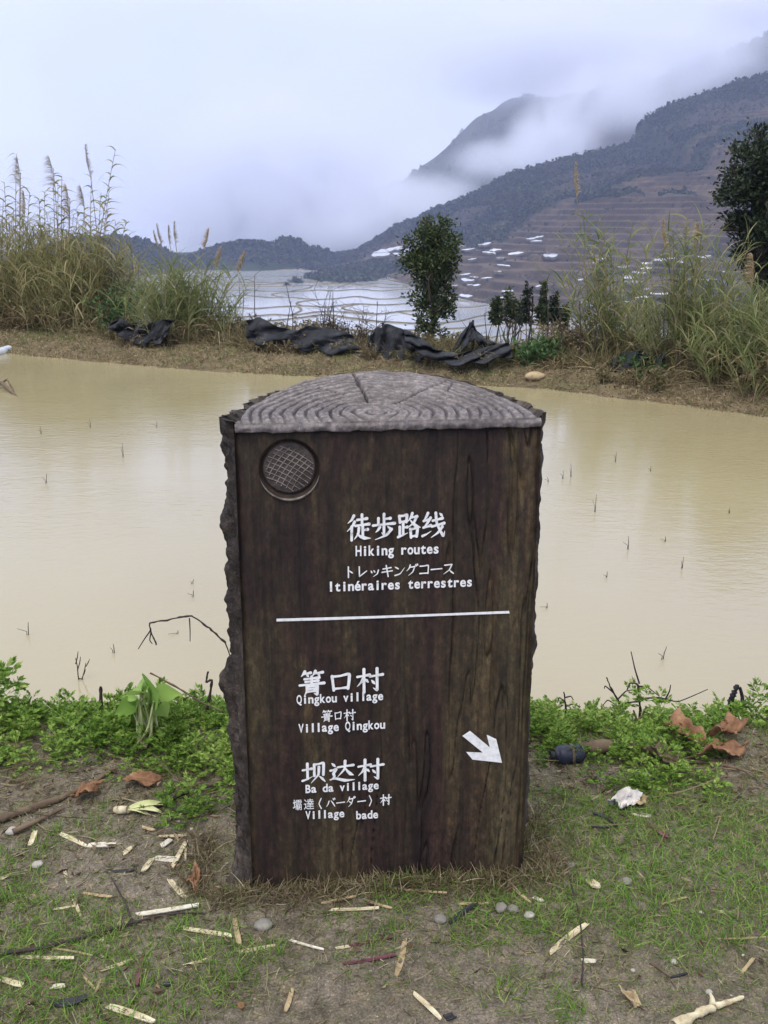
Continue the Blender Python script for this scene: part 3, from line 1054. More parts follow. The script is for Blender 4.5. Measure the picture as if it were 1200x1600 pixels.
KANA = {
    'ト': [('v', (38, 8), (38, 94)), ('d', (40, 38), (56, 48), (70, 58))],
    'レ': [('k', (25, 10), (26, 84), (30, 86), (86, 46))],
    'ッ': [('d', (18, 46), (23, 54), (27, 62)), ('d', (42, 42), (46, 50), (50, 57)), ('p', (80, 42), (70, 72), (38, 94))],
    'キ': [('h', (16, 34), (82, 25)), ('h', (8, 60), (92, 51)), ('v', (42, 6), (58, 96))],
    'ン': [('d', (12, 20), (26, 28), (40, 36)), ('p', (12, 90), (55, 76), (92, 28))],
    'グ': [('p', (36, 8), (26, 36), (6, 56)), ('h', (34, 26), (74, 22)), ('p', (74, 22), (58, 66), (22, 96)), ('d', (80, 6), (84, 12), (88, 19)), ('d', (92, 1), (96, 7), (99, 13))],
    'コ': [('k', (16, 22), (50, 21), (84, 19), (82, 86)), ('h', (14, 82), (84, 80))],
    'ー': [('h', (6, 52), (94, 48))],
    'ス': [('h', (16, 20), (76, 16)), ('p', (76, 16), (54, 60), (8, 93)), ('d', (54, 60), (72, 76), (90, 90))],
    'バ': [('p', (34, 32), (24, 58), (6, 82)), ('d', (54, 28), (74, 52), (92, 80)), ('d', (74, 8), (79, 15), (83, 22)), ('d', (88, 3), (92, 10), (96, 16))],
    'ダ': [('p', (36, 8), (26, 36), (6, 56)), ('h', (34, 26), (74, 22)), ('p', (74, 22), (58, 66), (22, 96)), ('d', (30, 46), (46, 56), (60, 68)), ('d', (80, 6), (84, 12), (88, 19)), ('d', (92, 1), (96, 7), (99, 13))],
    '（': [('v', (78, 4), (56, 50), (78, 96))],
    '）': [('v', (22, 4), (44, 50), (22, 96))],
}
LIFT = [0.0]


def catm(P, n=9):
    P = np.asarray(P, float)
    if len(P) == 2:
        return P[0] + (P[1] - P[0]) * np.linspace(0, 1, n)[:, None]
    t = np.linspace(0, len(P) - 1, n * (len(P) - 1))
    out = []
    Q = np.concatenate([[2 * P[0] - P[1]], P, [2 * P[-1] - P[-2]]])
    for s in t:
        i = min(int(s), len(P) - 2)
        f = s - i
        a, b_, c, d = Q[i:i + 4]
        m1, m2 = (c - a) * 0.28, (d - b_) * 0.28
        h1, h2, h3, h4 = 2 * f ** 3 - 3 * f ** 2 + 1, -2 * f ** 3 + 3 * f ** 2, f ** 3 - 2 * f ** 2 + f, f ** 3 - f ** 2
        out.append(h1 * b_ + h2 * c + h3 * m1 + h4 * m2)
    return np.array(out)


def stroke(mb_, kind, pts, fr, wtab, wk):
    """one brush stroke as a flat ribbon with rounded ends; each lies a hair above the one before"""
    w = wtab[kind]
    C = catm(pts)
    t = np.linspace(0, 1, len(C))
    ww = np.interp(t, np.linspace(0, 1, len(w)), w) * wk
    T = norm(np.gradient(C, axis=0))
    N_ = np.stack([-T[:, 1], T[:, 0]], -1)
    # round caps
    capn = 4
    a0 = [(C[0] - T[0] * ww[0] * 0.5 * math.cos(x), ww[0] * math.sin(x)) for x in np.linspace(0.15, 1.4, capn)]
    a1 = [(C[-1] + T[-1] * ww[-1] * 0.5 * math.cos(x), ww[-1] * math.sin(x)) for x in np.linspace(1.4, 0.15, capn)]
    CC = np.concatenate([[x[0] for x in a0], C, [x[0] for x in a1]])
    W_ = np.concatenate([[x[1] for x in a0], ww, [x[1] for x in a1]])
    NN = np.concatenate([np.repeat(N_[:1], capn, 0), N_, np.repeat(N_[-1:], capn, 0)])
    Lf, Rt = CC + NN * W_[:, None] * 0.5, CC - NN * W_[:, None] * 0.5
    LIFT[0] = (LIFT[0] + 1) % 14
    dd = -0.0024 - 0.00012 * LIFT[0]
    put = lambda Q: np.stack([fr[0] + Q[:, 0] * fr[2], 0 * Q[:, 0] + dd, fr[1] - Q[:, 1] * fr[3] + (Q[:, 0] - 50) * fr[2] * fr[4]], -1)
    mb_.grid(np.stack([put(Lf), put(Rt)]))


def uvbox(x0, y0, x1, y1):
    tl, br = face_uv(x0, y0), face_uv(x1, y1)
    return tl, br


LAT = {}


def latin(ch, bold):
    if (ch, bold) in LAT:
        return LAT[ch, bold]
    cu = bpy.data.curves.new('glyph', 'FONT')
    cu.body = ch
    cu.offset = bold
    cu.resolution_u = 6
    o = bpy.data.objects.new('glyph', cu)
    COL.objects.link(o)
    me = bpy.data.meshes.new_from_object(o.evaluated_get(bpy.context.evaluated_depsgraph_get()))
    V = np.array([v.co[:] for v in me.vertices]).reshape(-1, 3)
    fs = [list(p.vertices) for p in me.polygons]
    bpy.data.objects.remove(o)
    bpy.data.meshes.remove(me)
    bpy.data.curves.remove(cu)
    LAT[ch, bold] = (V, fs)
    return V, fs


def line_strokes(label, text, x0, x1, y0, y1, table, wtab, wk, widths=None):
    """text spread over the pixel span on the panel; y0..y1 at its middle"""
    pl, pr = face_uv(x0, (y0 + y1) / 2), face_uv(x1, (y0 + y1) / 2)
    tp, bt = face_uv((x0 + x1) / 2, y0), face_uv((x0 + x1) / 2, y1)
    n = len(text)
    if widths is None:
        ch_w = (tp[1] - bt[1]) / 1.0
        ch_w = min(ch_w * 0.98, (pr[0] - pl[0]) / n * 0.98)
        starts = np.linspace(pl[0], pr[0] - ch_w, n) if n > 1 else [pl[0]]
        ws = [ch_w] * n
    else:
        starts = [face_uv(a, (y0 + y1) / 2)[0] for a, _ in widths]
        ws = [face_uv(b_, (y0 + y1) / 2)[0] - face_uv(a, (y0 + y1) / 2)[0] for a, b_ in widths]
    m_ = MB()
    H = tp[1] - bt[1]
    for ch, s, w_ in zip(text, starts, ws):
        if ch in table:
            for st in table[ch]:
                stroke(m_, st[0], st[1:], (s, tp[1], w_ / 100, H / 100, 0.012), wtab, wk)
        elif ch.strip():
            V, fs = latin(ch, 0.004)
            q_ = np.stack([s + (V[:, 0]) * w_, 0 * V[:, 0] - 0.0026, bt[1] + (V[:, 1] + 0.08) * H / 0.94], -1)
            b0 = m_.n
            m_.add(q_, np.zeros((0, 3)))
            for f in fs:
                m_.f.append((np.array([f]) + b0, 0))
    o = m_.build('lettering', M_WHITE, sign)
    o['label'] = label
    return o


def line_latin(label, text, x0, x1, ybase, ytop, bold=0.027, squash=0.94):
    """evenly spaced letters; ytop is the cap line"""
    pl, pr = face_uv(x0, ybase), face_uv(x1, ybase)
    k = (face_uv((x0 + x1) / 2, ytop)[1] - face_uv((x0 + x1) / 2, ybase)[1]) / 0.682
    n = len(text)
    cell = (pr[0] - pl[0]) / n
    m_ = MB()
    for i, ch in enumerate(text):
        if ch == ' ':
            continue
        V, fs = latin(ch, bold)
        w_ = V[:, 0].max() - V[:, 0].min()
        mid = (V[:, 0].max() + V[:, 0].min()) / 2
        sx = min(k * squash, cell * 0.90 / w_) if w_ > 0.25 else k
        q_ = np.stack([pl[0] + (i + 0.5) * cell + (V[:, 0] - mid) * sx, 0 * V[:, 0] - 0.0026, pl[1] + V[:, 1] * k + (i + 0.5) * cell * 0.0], -1)
        b0 = m_.n
        m_.add(q_, np.zeros((0, 3)))
        for f in fs:
            m_.f.append((np.array([f]) + b0, 0))
    o = m_.build('lettering', M_WHITE, sign)
    o['label'] = label
    return o


line_strokes('large white Chinese heading 徒步路线', '徒步路线', 541, 696, 801, 842, KAI, WT, 1.32)
line_latin('white line Hiking routes', 'Hiking routes', 555, 686, 868, 853)
line_strokes('white Japanese line トレッキングコース', 'トレッキングコース', 537, 710, 881, 900, KANA, WK, 1.4)
line_latin('white line Itinéraires terrestres', 'Itinéraires terrestres', 512, 738, 923.5, 909)
line_strokes('large white Chinese village name 箐口村', '箐口村', 467, 598, 1045, 1083, KAI, WT, 1.32, [(467, 507), (512, 552), (557, 598)])
line_latin('white line Qingkou village', 'Qingkou village', 463, 599, 1099, 1086)
line_strokes('small white Chinese village name 箐口村', '箐口村', 502, 555, 1108, 1126, KAI, WT, 1.25, [(502, 519), (521, 535), (537, 555)])
line_latin('white line Village Qingkou', 'Village Qingkou', 466, 602, 1144, 1131)
line_strokes('large white Chinese village name 坝达村', '坝达村', 472, 599, 1187, 1221, KAI, WT, 1.32, [(472, 510), (514, 554), (559, 599)])
line_latin('white line Ba da village', 'Ba da village', 477, 592, 1238, 1226)
line_strokes('small white Japanese village name 壩達（バーダー）村', '壩達（バーダー）村', 457, 610, 1244, 1261, {**KANA, '村': KAI['村']}, {**WT, **WK}, 1.4,
             [(457, 472), (474, 491), (490, 505), (509, 524), (525, 539), (541, 555), (558, 572), (574, 588), (594, 611)])
line_latin('white word Village of the bottom line', 'Village', 477, 538.4, 1279, 1267)
line_latin('white word bade of the bottom line', 'bade', 556, 591, 1279, 1267)


def flat_poly(name, pts, depth=0.0026):
    q_ = np.array([face_uv(*p) for p in pts])
    b_ = bmesh.new()
    vs_ = [b_.verts.new((x, -depth, z)) for x, z in q_]
    b_.faces.new(vs_)
    bmesh.ops.triangulate(b_, faces=b_.faces[:])
    me = bpy.data.meshes.new(name)
    b_.to_mesh(me)
    b_.free()
    me.materials.append(M_WHITE)
    o = bpy.data.objects.new(name, me)
    COL.objects.link(o)
    o.parent = sign
    return o


flat_poly('divider_line', [(432, 966), (500, 964.2), (590, 961.6), (700, 957.6), (795, 953.8), (796, 957.8), (700, 961.2), (590, 965.4), (500, 968.6), (432, 970.4)])
A_ = [np.array([*face_uv(*q)]) for q in [(722, 1149), (734, 1141), (765, 1167), (760, 1147), (775, 1154), (784, 1191), (738, 1186), (728, 1174), (754, 1175)]]
mb = MB()
mb.add([(q[0], -0.0026, q[1]) for q in A_], [(0, 1, 2, 8), (2, 3, 4, 5), (8, 5, 6, 7)])
mb.f.append((np.array([(2, 5, 8)]), 0))
mb.build('arrow', M_WHITE, sign)

# ------------------------------------------------------------------ plants
M_REED = leafmat('reed_leaves', [(0.0, (0.11, 0.135, 0.045)), (0.35, (0.21, 0.215, 0.08)), (0.7, (0.30, 0.275, 0.125)), (0.9, (0.36, 0.30, 0.165)), (1.0, (0.43, 0.36, 0.22))], 0.35)
M_REEDG = leafmat('green_reed_leaves', [(0.0, (0.085, 0.130, 0.040)), (0.5, (0.185, 0.225, 0.080)), (0.85, (0.26, 0.265, 0.12)), (1.0, (0.35, 0.30, 0.17))], 0.35)
M_DRY = leafmat('dry_stalks', [(0.0, (0.075, 0.055, 0.032)), (0.4, (0.165, 0.125, 0.065)), (0.75, (0.245, 0.195, 0.105)), (1.0, (0.32, 0.26, 0.16))], 0.2)
M_STEM = mat('stem', [(0.3, (0.11, 0.11, 0.045)), (0.7, (0.24, 0.20, 0.10))], 4, 3, 0.7)
M_PLUME = leafmat('plume_hair', [(0.0, (0.30, 0.21, 0.11)), (0.6, (0.44, 0.34, 0.20)), (1.0, (0.58, 0.50, 0.36))], 0.4)
M_PLUMEG = leafmat('grey_plume_hair', [(0.0, (0.30, 0.28, 0.25)), (0.6, (0.45, 0.42, 0.37)), (1.0, (0.58, 0.54, 0.47))], 0.4)
M_TREE = leafmat('dark_leaves', [(0.0, (0.013, 0.026, 0.012)), (0.5, (0.038, 0.060, 0.024)), (0.85, (0.078, 0.105, 0.038)), (1.0, (0.17, 0.18, 0.07))], 0.25)
M_TREE2 = leafmat('deep_green_leaves', [(0.0, (0.008, 0.016, 0.010)), (0.6, (0.022, 0.036, 0.018)), (1.0, (0.055, 0.075, 0.032))], 0.15)
M_TRUNK = mat('trunk_bark', [(0.3, (0.035, 0.028, 0.022)), (0.7, (0.10, 0.08, 0.06))], 12, 6, 0.9, 0.5, 40)
M_WOODY = mat('dark_twig', [(0.3, (0.020, 0.014, 0.014)), (0.7, (0.055, 0.040, 0.036))], 20, 4, 0.8)
M_GREEN = leafmat('shrub_leaves', [(0.0, (0.020, 0.060, 0.020)), (0.6, (0.055, 0.125, 0.040)), (1.0, (0.13, 0.20, 0.06))], 0.3)
M_HERB = leafmat('mugwort_leaves', [(0.0, (0.060, 0.125, 0.014)), (0.5, (0.165, 0.285, 0.040)), (0.85, (0.260, 0.390, 0.075)), (1.0, (0.36, 0.43, 0.13))], 0.35, patch=3.0)
M_BROAD = leafmat('broad_leaves', [(0.0, (0.20, 0.36, 0.07)), (1.0, (0.33, 0.48, 0.13))], 0.35)
M_GRASS = leafmat('grass_blades', [(0.0, (0.060, 0.140, 0.016)), (0.5, (0.145, 0.285, 0.040)), (0.85, (0.225, 0.345, 0.068)), (1.0, (0.32, 0.34, 0.12))], 0.3)
M_STRAW = leafmat('straw', [(0.0, (0.055, 0.040, 0.024)), (0.5, (0.14, 0.105, 0.06)), (0.85, (0.25, 0.195, 0.12)), (1.0, (0.40, 0.34, 0.24))], 0.15)
M_TURF = leafmat('turf', [(0.0, (0.07, 0.11, 0.024)), (0.4, (0.13, 0.20, 0.045)), (0.7, (0.20, 0.225, 0.07)), (1.0, (0.33, 0.28, 0.16))], 0.25)
M_BANKS = leafmat('bank_straw', [(0.0, (0.16, 0.115, 0.06)), (0.5, (0.29, 0.225, 0.125)), (0.85, (0.40, 0.325, 0.19)), (1.0, (0.46, 0.40, 0.26))], 0.25)
M_OLIVE = leafmat('olive_grass', [(0.0, (0.05, 0.06, 0.02)), (0.5, (0.11, 0.105, 0.04)), (1.0, (0.21, 0.17, 0.085))], 0.2)


def plume(parent, p, d, L, m, seed, droop=0.35):
    r = np.random.default_rng(seed)
    d = np.array(d) / np.linalg.norm(d)
    side = norm(np.cross(d, [0.1, 1, 0.05]))
    mb_ = MB()
    n = 170
    t = r.random(n) ** 0.8
    P = p + d * (t * L)[:, None] + side * (droop * L * t ** 2)[:, None] * 0.3
    D = norm(d * 0.75 + norm(r.normal(size=(n, 3))) * 0.50 + side * droop * 1.5)
    mb_.ribbons(P, D, side * 0.25 + np.array([0, 0, -0.55]) * np.ones((n, 1)), L * (0.42 - 0.24 * t), 0.0055 + 0 * t, 3, 0.3, 0, 0.6)
    mb_.tube([p, p + d * L * 0.5, p + d * L + side * droop * L * 0.3], [0.004, 0.003, 0.001], 4)
    return mb_.build('plume', m, parent)


def reed_clump(label, group, px, Y, halfw, depth, n, h0, h1, lean, m, plumes=(), tall=(), seed=1, leafL=0.55, lpn=12):
    """a tussock: stems, their arching leaves, and flower plumes standing above"""
    r = np.random.default_rng(seed)
    c = on_y(px, 500, Y)
    bx, by = c[0], Y
    bz = float(g_far(bx, by))
    loc = (bx, by, bz)
    root = empty('reed_clump', loc)
    tag(root, label, 'reed', group)
    st, lf = MB(), MB()
    ox = np.clip(r.normal(0, halfw * 0.55, n), -halfw, halfw)
    oy = r.normal(0, depth * 0.5, n)
    H = r.uniform(h0, h1, n) * (1 - 0.35 * (np.abs(ox) / halfw) ** 2)
    LP, LD, LL, LB = [], [], [], []
    for i in range(n):
        b_ = np.array([ox[i], oy[i], float(g_far(bx + ox[i], by + oy[i])) - bz - 0.03])
        ln = np.array([ox[i] / halfw * 0.30 + lean + r.normal(0, 0.10), r.normal(0, 0.10), 1.0])
        t = np.linspace(0, 1, 6)
        bow = np.array([ln[0] * 0.35, ln[1] * 0.3, -0.06])
        C = b_ + H[i] * (ln * t[:, None] + bow * (t ** 2)[:, None]) / np.linalg.norm(ln)
        st.tube(C, np.linspace(0.006, 0.0022, 6), 4, cap=False)
        k = lpn + int(r.integers(0, 4))
        for s in r.uniform(0.08, 1.0, k):
            p = C[0] + (C[-1] - C[0]) * s
            j = min(int(s * 5), 4)
            p = C[j] + (C[j + 1] - C[j]) * (s * 5 - j)
            a = r.uniform(0, 2 * math.pi)
            up = r.uniform(1.4, 3.6)
            LP.append(p)
            LD.append([math.cos(a), math.sin(a), up])
            LB.append([math.cos(a) * 0.35 + r.normal(0, 0.1), math.sin(a) * 0.35, -r.uniform(0.15, 0.8)])
            LL.append(leafL * r.uniform(0.5, 1.15))
    LD = norm(np.array(LD))
    lf.ribbons(np.array(LP), LD, np.array(LB), np.array(LL), r.uniform(0.008, 0.016, len(LP)), 5, 0.05)
    # dead basal leaves
    nb = n * 3
    a = r.uniform(0, 2 * math.pi, nb)
    bP = np.stack([r.normal(0, halfw * 0.6, nb), r.normal(0, depth * 0.6, nb), r.uniform(0, 0.25, nb)], -1)
    bD = norm(np.stack([np.cos(a), np.sin(a), r.uniform(0.3, 1.6, nb)], -1))
    dl = MB()
    dl.ribbons(bP, bD, np.stack([0 * a, 0 * a, -r.uniform(0.4, 1.1, nb)], -1), r.uniform(0.25, 0.6, nb), r.uniform(0.008, 0.016, nb), 4)
    for i, (tx, ty, bxp) in enumerate(tall):
        # a tall cane standing above the tussock, to the given height
        top = on_y(tx, ty, Y)
        bb = on_y(bxp, 500, Y)
        b_ = np.array([bb[0] - bx, r.normal(0, 0.1), 0.0])
        e = np.array([top[0] - bx, r.normal(0, 0.15), top[2] - bz])
        t = np.linspace(0, 1, 9)
        C = b_ + (e - b_) * t[:, None] + np.array([(b_[0] - e[0]) * 0.25, 0, 0.05]) * (t * (1 - t))[:, None]
        st.tube(C, np.linspace(0.009, 0.003, 9), 5, cap=False)
        k = 24
        s = np.linspace(0.25, 0.99, k)
        P = np.stack([np.interp(s, t, C[:, q]) for q in range(3)], -1)
        sd = np.where(np.arange(k) % 2 == 0, 1.0, -1.0)
        D = norm(np.stack([sd * r.uniform(0.4, 0.9, k), r.normal(0, 0.35, k), r.uniform(0.7, 1.3, k)], -1))
        lf.ribbons(P, D, np.stack([sd * 0.3, 0 * sd, -r.uniform(0.5, 1.3, k)], -1), r.uniform(0.22, 0.46, k) * (1.15 - 0.5 * s), r.uniform(0.018, 0.030, k), 5, 0.05)
    st.build('stems', M_STEM, root)
    lf.build('leaves', m, root)
    dl.build('dead_leaves', M_DRY, root)
    for i, (tx, ty, L, lx, gm) in enumerate(plumes):
        top = on_y(tx, ty, Y)
        e = np.array([top[0] - bx, 0.05 * i, top[2] - bz])
        d = norm(np.array([lx, 0.0, 1.0]))
        p = e - d * L
        sm = np.array([p[0] * 0.5 - lx * 0.3, 0, 0.0])
        t = np.linspace(0, 1, 7)
        q_ = MB()
        q_.tube(sm + (p - sm) * t[:, None] + np.array([-lx * 0.3, 0, 0]) * (t * (1 - t))[:, None], np.linspace(0.006, 0.004, 7), 4, cap=False)
        so = q_.build('plume_stalk', M_STEM, root)
        plume(so, p, d, L, M_PLUMEG if gm else M_PLUME, seed * 31 + i, 0.4 if lx >= 0 else -0.4)
    return root


GL, GR = 'reed clumps on the left of the far bank', 'reed clumps on the right of the far bank'
reed_clump('tall reed clump at the far left edge with a grey plumed cane', GL, 22, 15.4, 0.75, 0.5, 190, 0.8, 1.75, -0.02, M_REED,
           [(32, 246, 0.42, 0.12, 1), (40, 300, 0.38, 0.2, 0)], [(24, 240, 30), (12, 285, 20), (48, 300, 40), (36, 270, 34), (4, 310, 6), (58, 325, 52), (20, 325, 18)], 2)
reed_clump('broad olive reed clump with bare canes against the sky', GL, 92, 15.0, 0.75, 0.5, 200, 0.85, 1.62, 0.0, M_REED,
           [(82, 245, 0.42, 0.0, 1), (108, 290, 0.50, 0.10, 0), (126, 290, 0.3, 0.0, 1)], [(82, 262, 84), (90, 285, 92), (112, 310, 104), (68, 310, 74), (100, 275, 98), (120, 330, 112), (76, 300, 80), (95, 325, 95)], 3)
reed_clump('reed clump with two long leaning canes above the black netting', GL, 152, 14.6, 0.5, 0.45, 120, 0.75, 1.4, 0.05, M_REED,
           [(128, 228, 0.40, -0.22, 1)], [(180, 232, 140), (150, 300, 150), (162, 330, 150), (178, 345, 165), (142, 275, 140), (136, 320, 138), (170, 290, 150), (195, 345, 170)], 4)
reed_clump('rounded green reed clump with four grey plumes left of the paddies', GL, 290, 13.5, 0.50, 0.42, 150, 0.45, 1.08, 0.03, M_REEDG,
           [(268, 347, 0.27, -0.14, 1), (240, 351, 0.25, -0.3, 1), (257, 353, 0.24, -0.15, 1), (233, 362, 0.2, -0.35, 0), (326, 360, 0.26, 0.45, 0), (345, 390, 0.26, 0.5, 0), (382, 398, 0.28, 0.55, 0)], [], 5)
reed_clump('slim leaning reed clump with one brown plume before the terraced slope', GR, 950, 11.4, 0.17, 0.25, 62, 0.7, 1.72, -0.08, M_REEDG,
           [(893, 256, 0.34, -0.22, 0)], [(920, 330, 950), (990, 350, 965), (935, 380, 955)], 6, 0.36)
reed_clump('wide feathery reed clump in the middle of the right bank', GR, 1078, 10.6, 0.34, 0.3, 130, 0.6, 1.60, 0.0, M_REEDG,
           [(1030, 345, 0.30, -0.3, 0), (1098, 350, 0.22, 0.1, 0)], [(1072, 340, 1070), (1100, 352, 1090), (1045, 360, 1060)], 7, 0.36)
reed_clump('reed clump at the right edge with a pale plume under the dark tree', GR, 1165, 10.0, 0.36, 0.35, 120, 0.45, 1.10, 0.05, M_REEDG,
           [(1182, 398, 0.30, 0.05, 0), (1130, 470, 0.25, -0.1, 0)], [], 8, 0.34)
reed_clump('low reed clump with drooping leaves beyond the right end of the bank', GR, 1250, 9.5, 0.45, 0.35, 70, 0.5, 1.0, -0.05, M_REEDG, [], [], 9, 0.45)
reed_clump('short dry reed clump between the slim and the wide clump', GR, 1012, 11.3, 0.30, 0.3, 60, 0.3, 0.72, 0.05, M_REED, [], [], 10, 0.4)


def tree(name, label, cat, base, H, clumps, trunk_r, nleaf, leaf, m, seed, group=None, trunk_top=0.6, lean=(0, 0)):
    """tapered trunk, a limb to each leaf clump; clumps = (x, y, z, rx, rz) relative to the base"""
    r = np.random.default_rng(seed)
    root = empty(name, base)
    tag(root, label, cat, group)
    tk, lm, cr = MB(), MB(), MB()
    t = np.linspace(0, 1, 9)
    C = np.stack([lean[0] * t + 0.03 * H * np.sin(t * 5 + seed), lean[1] * t + 0.02 * H * np.sin(t * 4 + 1), -0.15 + (H * trunk_top + 0.15) * t], -1)
    tk.tube(C, trunk_r * (1 - 0.75 * t) * (1 + 0.6 * np.exp(-t * 12)), 8)
    tot = sum(c[3] ** 2 * c[4] for c in clumps)
    for cx, cy, cz, rx, rz in clumps:
        c = np.array([cx, cy, cz])
        j = int(np.clip(r.uniform(3, 8), 0, 8))
        p0 = C[j] if cz > C[j][2] else C[max(2, j - 4)]
        mid = (p0 + c) / 2 + r.normal(0, 0.05 * H, 3) * [1, 1, 0.3]
        lm.tube(catm([p0, mid, c], 5), np.linspace(trunk_r * 0.4, trunk_r * 0.08, 10), 5, cap=False)
        nsub = 11
        sub = c + norm(r.normal(size=(nsub, 3))) * r.uniform(0.3, 1.0, (nsub, 1)) * np.array([rx, rx, rz])
        n = max(60, int(nleaf * rx ** 2 * rz / tot))
        which = r.integers(0, nsub, n)
        P = sub[which] + r.normal(0, 0.24, (n, 3)) * np.array([rx, rx, rz])
        out = norm(P - c)
        D = norm(out * 0.7 + r.normal(size=(n, 3)) * 0.7 + [0, 0, 0.25])
        cr.leaves(P, D, leaf * r.uniform(0.6, 1.25, n), leaf * r.uniform(0.35, 0.55, n), 0.2, 0, r)
        for s in sub[::2]:
            lm.tube([c, (c + s) / 2 + r.normal(0, 0.02 * H, 3), s], [trunk_r * 0.10, trunk_r * 0.07, trunk_r * 0.03], 4, cap=False)
    tko = tk.build('trunk', M_TRUNK, root, smooth=True)
    lm.build('limbs', M_TRUNK, root, smooth=True)
    cr.build('crown', m, root)
    return root


def px_clumps(base, Y, spec):
    """spec rows: pixel x, pixel y, half width, half height (px) seen at distance Y -> metres from the base"""
    out = []
    for x, y, w, h, dy in spec:
        p = on_y(x, y, Y)
        out.append((p[0] - base[0], dy, p[2] - base[2], w / F * Y, h / F * Y))
    return out


bt = on_y(672, 532, 12.7)
tree('small_tree', 'small dark evergreen tree standing alone behind the black netting', 'tree', bt, 1.5,
     px_clumps(bt, 12.7, [(678, 362, 26, 20, 0), (660, 378, 26, 24, .1), (696, 385, 28, 26, -.1), (672, 405, 40, 26, 0), (706, 412, 20, 22, .1), (645, 412, 20, 18, 0), (668, 432, 34, 24, -.1), (690, 445, 24, 22, .1), (664, 470, 22, 26, 0),
                          (690, 478, 22, 24, 0), (656, 500, 16, 16, -.1), (700, 470, 16, 16, 0), (668, 345, 10, 8, 0), (690, 350, 9, 9, .05), (672, 505, 20, 16, -.12), (655, 520, 14, 10, -.1), (688, 518, 14, 10, -.1)]), 0.045, 8500, 0.054, M_TREE, 31, trunk_top=0.75)
bt = np.array([4.75, 13.2, -0.1])
tree('evergreen_tree', 'large dark evergreen tree cut off by the right edge', 'tree', bt, 2.6,
     px_clumps(bt, 13.2, [(1175, 268, 40, 34, 0), (1205, 230, 34, 40, .2), (1152, 300, 30, 26, -.1), (1190, 310, 46, 36, 0), (1160, 345, 34, 24, .1), (1200, 350, 40, 34, -.2), (1180, 390, 30, 26, 0), (1215, 395, 40, 34, .1), (1165, 402, 18, 18, .1),
                          (1235, 270, 50, 50, 0), (1245, 340, 50, 50, .2), (1195, 435, 28, 24, 0), (1188, 205, 8, 12, 0), (1145, 268, 10, 10, 0)]), 0.09, 14000, 0.075, M_TREE2, 32, trunk_top=0.8)

GS = 'slender saplings behind the bank'
for i, (px, ty, by_, Yd, wd) in enumerate([(795, 452, 500, 24, 17), (823, 446, 500, 23.4, 13), (848, 444, 505, 23, 15), (866, 462, 500, 24, 14), (884, 478, 506, 24.5, 9), (808, 472, 500, 25, 15), (778, 468, 498, 25.5, 12)]):
    b_ = on_y(px, 560, Yd)
    b_[2] = float(max(hills_z(b_[0], Yd), -5.5)) if Yd > 40 else b_[2] - 1.2
    H = on_y(px, ty, Yd)[2] - b_[2]
    spec = [(px + random.uniform(-3, 3), y, wd * random.uniform(0.4, 0.62) * (0.6 + 0.5 * k / 4), 9, 0) for k, y in enumerate(np.linspace(ty + 6, by_ - 4, 5))]
    tree('sapling', 'slender dark sapling in a row before the white paddies', 'tree', b_, H, px_clumps(b_, Yd, spec), 0.05, 620 + 130 * i, 0.10, M_TREE2 if i % 2 else M_TREE, 40 + i, GS, trunk_top=0.92)

for px, py, Yd, w, h, lb in ((462, 440, 590, 11, 7, 'round dark bush on a bund among the white paddies'), (497, 438, 600, 4, 4, 'tiny dark bush right of the round bush on the paddies'), (448, 447, 570, 4, 4, 'small dark bush left of the round bush on the paddies')):
    b_ = on_y(px, py + h, Yd)
    spec = [(px + dx * w, py + dz * h, w * 0.6, h * 0.6, 0) for dx, dz in ((-.5, .2), (.45, .1), (0, -.4), (.1, .4))]
    tree('bush', lb, 'bush', b_, h * 2 / F * Yd, px_clumps(b_, Yd, spec), 0.25, 500, 1.3, M_TREE2, 60 + px)


def weed(name, label, cat, px, Y, hw, H, n, m, seed, group=None, leaf=0.05, lpn=16, twiggy=0.5, bz=None, stemm=None):
    """bushy weed: branching twigs carrying small leaves"""
    r = np.random.default_rng(seed)
    c = on_y(px, 500, Y)
    z = float(g_far(c[0], Y)) if bz is None else bz
    root = empty(name, (c[0], Y, z - 0.02))
    tag(root, label, cat, group)
    st, lf = MB(), MB()
    for i in range(n):
        a = np.array([r.normal(0, hw * 0.4), r.normal(0, hw * 0.25), 0])
        e = a + np.array([r.normal(0, hw * 0.55), r.normal(0, hw * 0.4), H * r.uniform(0.45, 1.0)])
        mid = (a + e) / 2 + r.normal(0, 0.06 * H, 3)
        C = catm([a, mid, e], 4)
        st.tube(C, np.linspace(0.006, 0.002, len(C)), 4, cap=False)
        for _ in range(int(3 * twiggy + r.random())):
            s = C[int(r.integers(2, len(C)))]
            q_ = s + np.array([r.normal(0, 0.2), r.normal(0, 0.15), r.uniform(0.02, 0.25)]) * H
            st.tube([s, (s + q_) / 2 + r.normal(0, 0.02 * H, 3), q_], [0.003, 0.002, 0.0012], 4, cap=False)
        if lpn:
            k = int(lpn * r.uniform(0.6, 1.4))
            s = r.uniform(0.15, 1, k)
            P = np.stack([np.interp(s, np.linspace(0, 1, len(C)), C[:, q]) for q in range(3)], -1) + r.normal(0, 0.05 * H, (k, 3))
            lf.leaves(P, r.normal(size=(k, 3)) + [0, 0, 0.2], leaf * r.uniform(0.6, 1.3, k), leaf * 0.45, 0.2, 0, r)
    st.build('twigs', stemm or M_DRY, root)
    if lpn:
        lf.build('leaves', m, root)
    return root


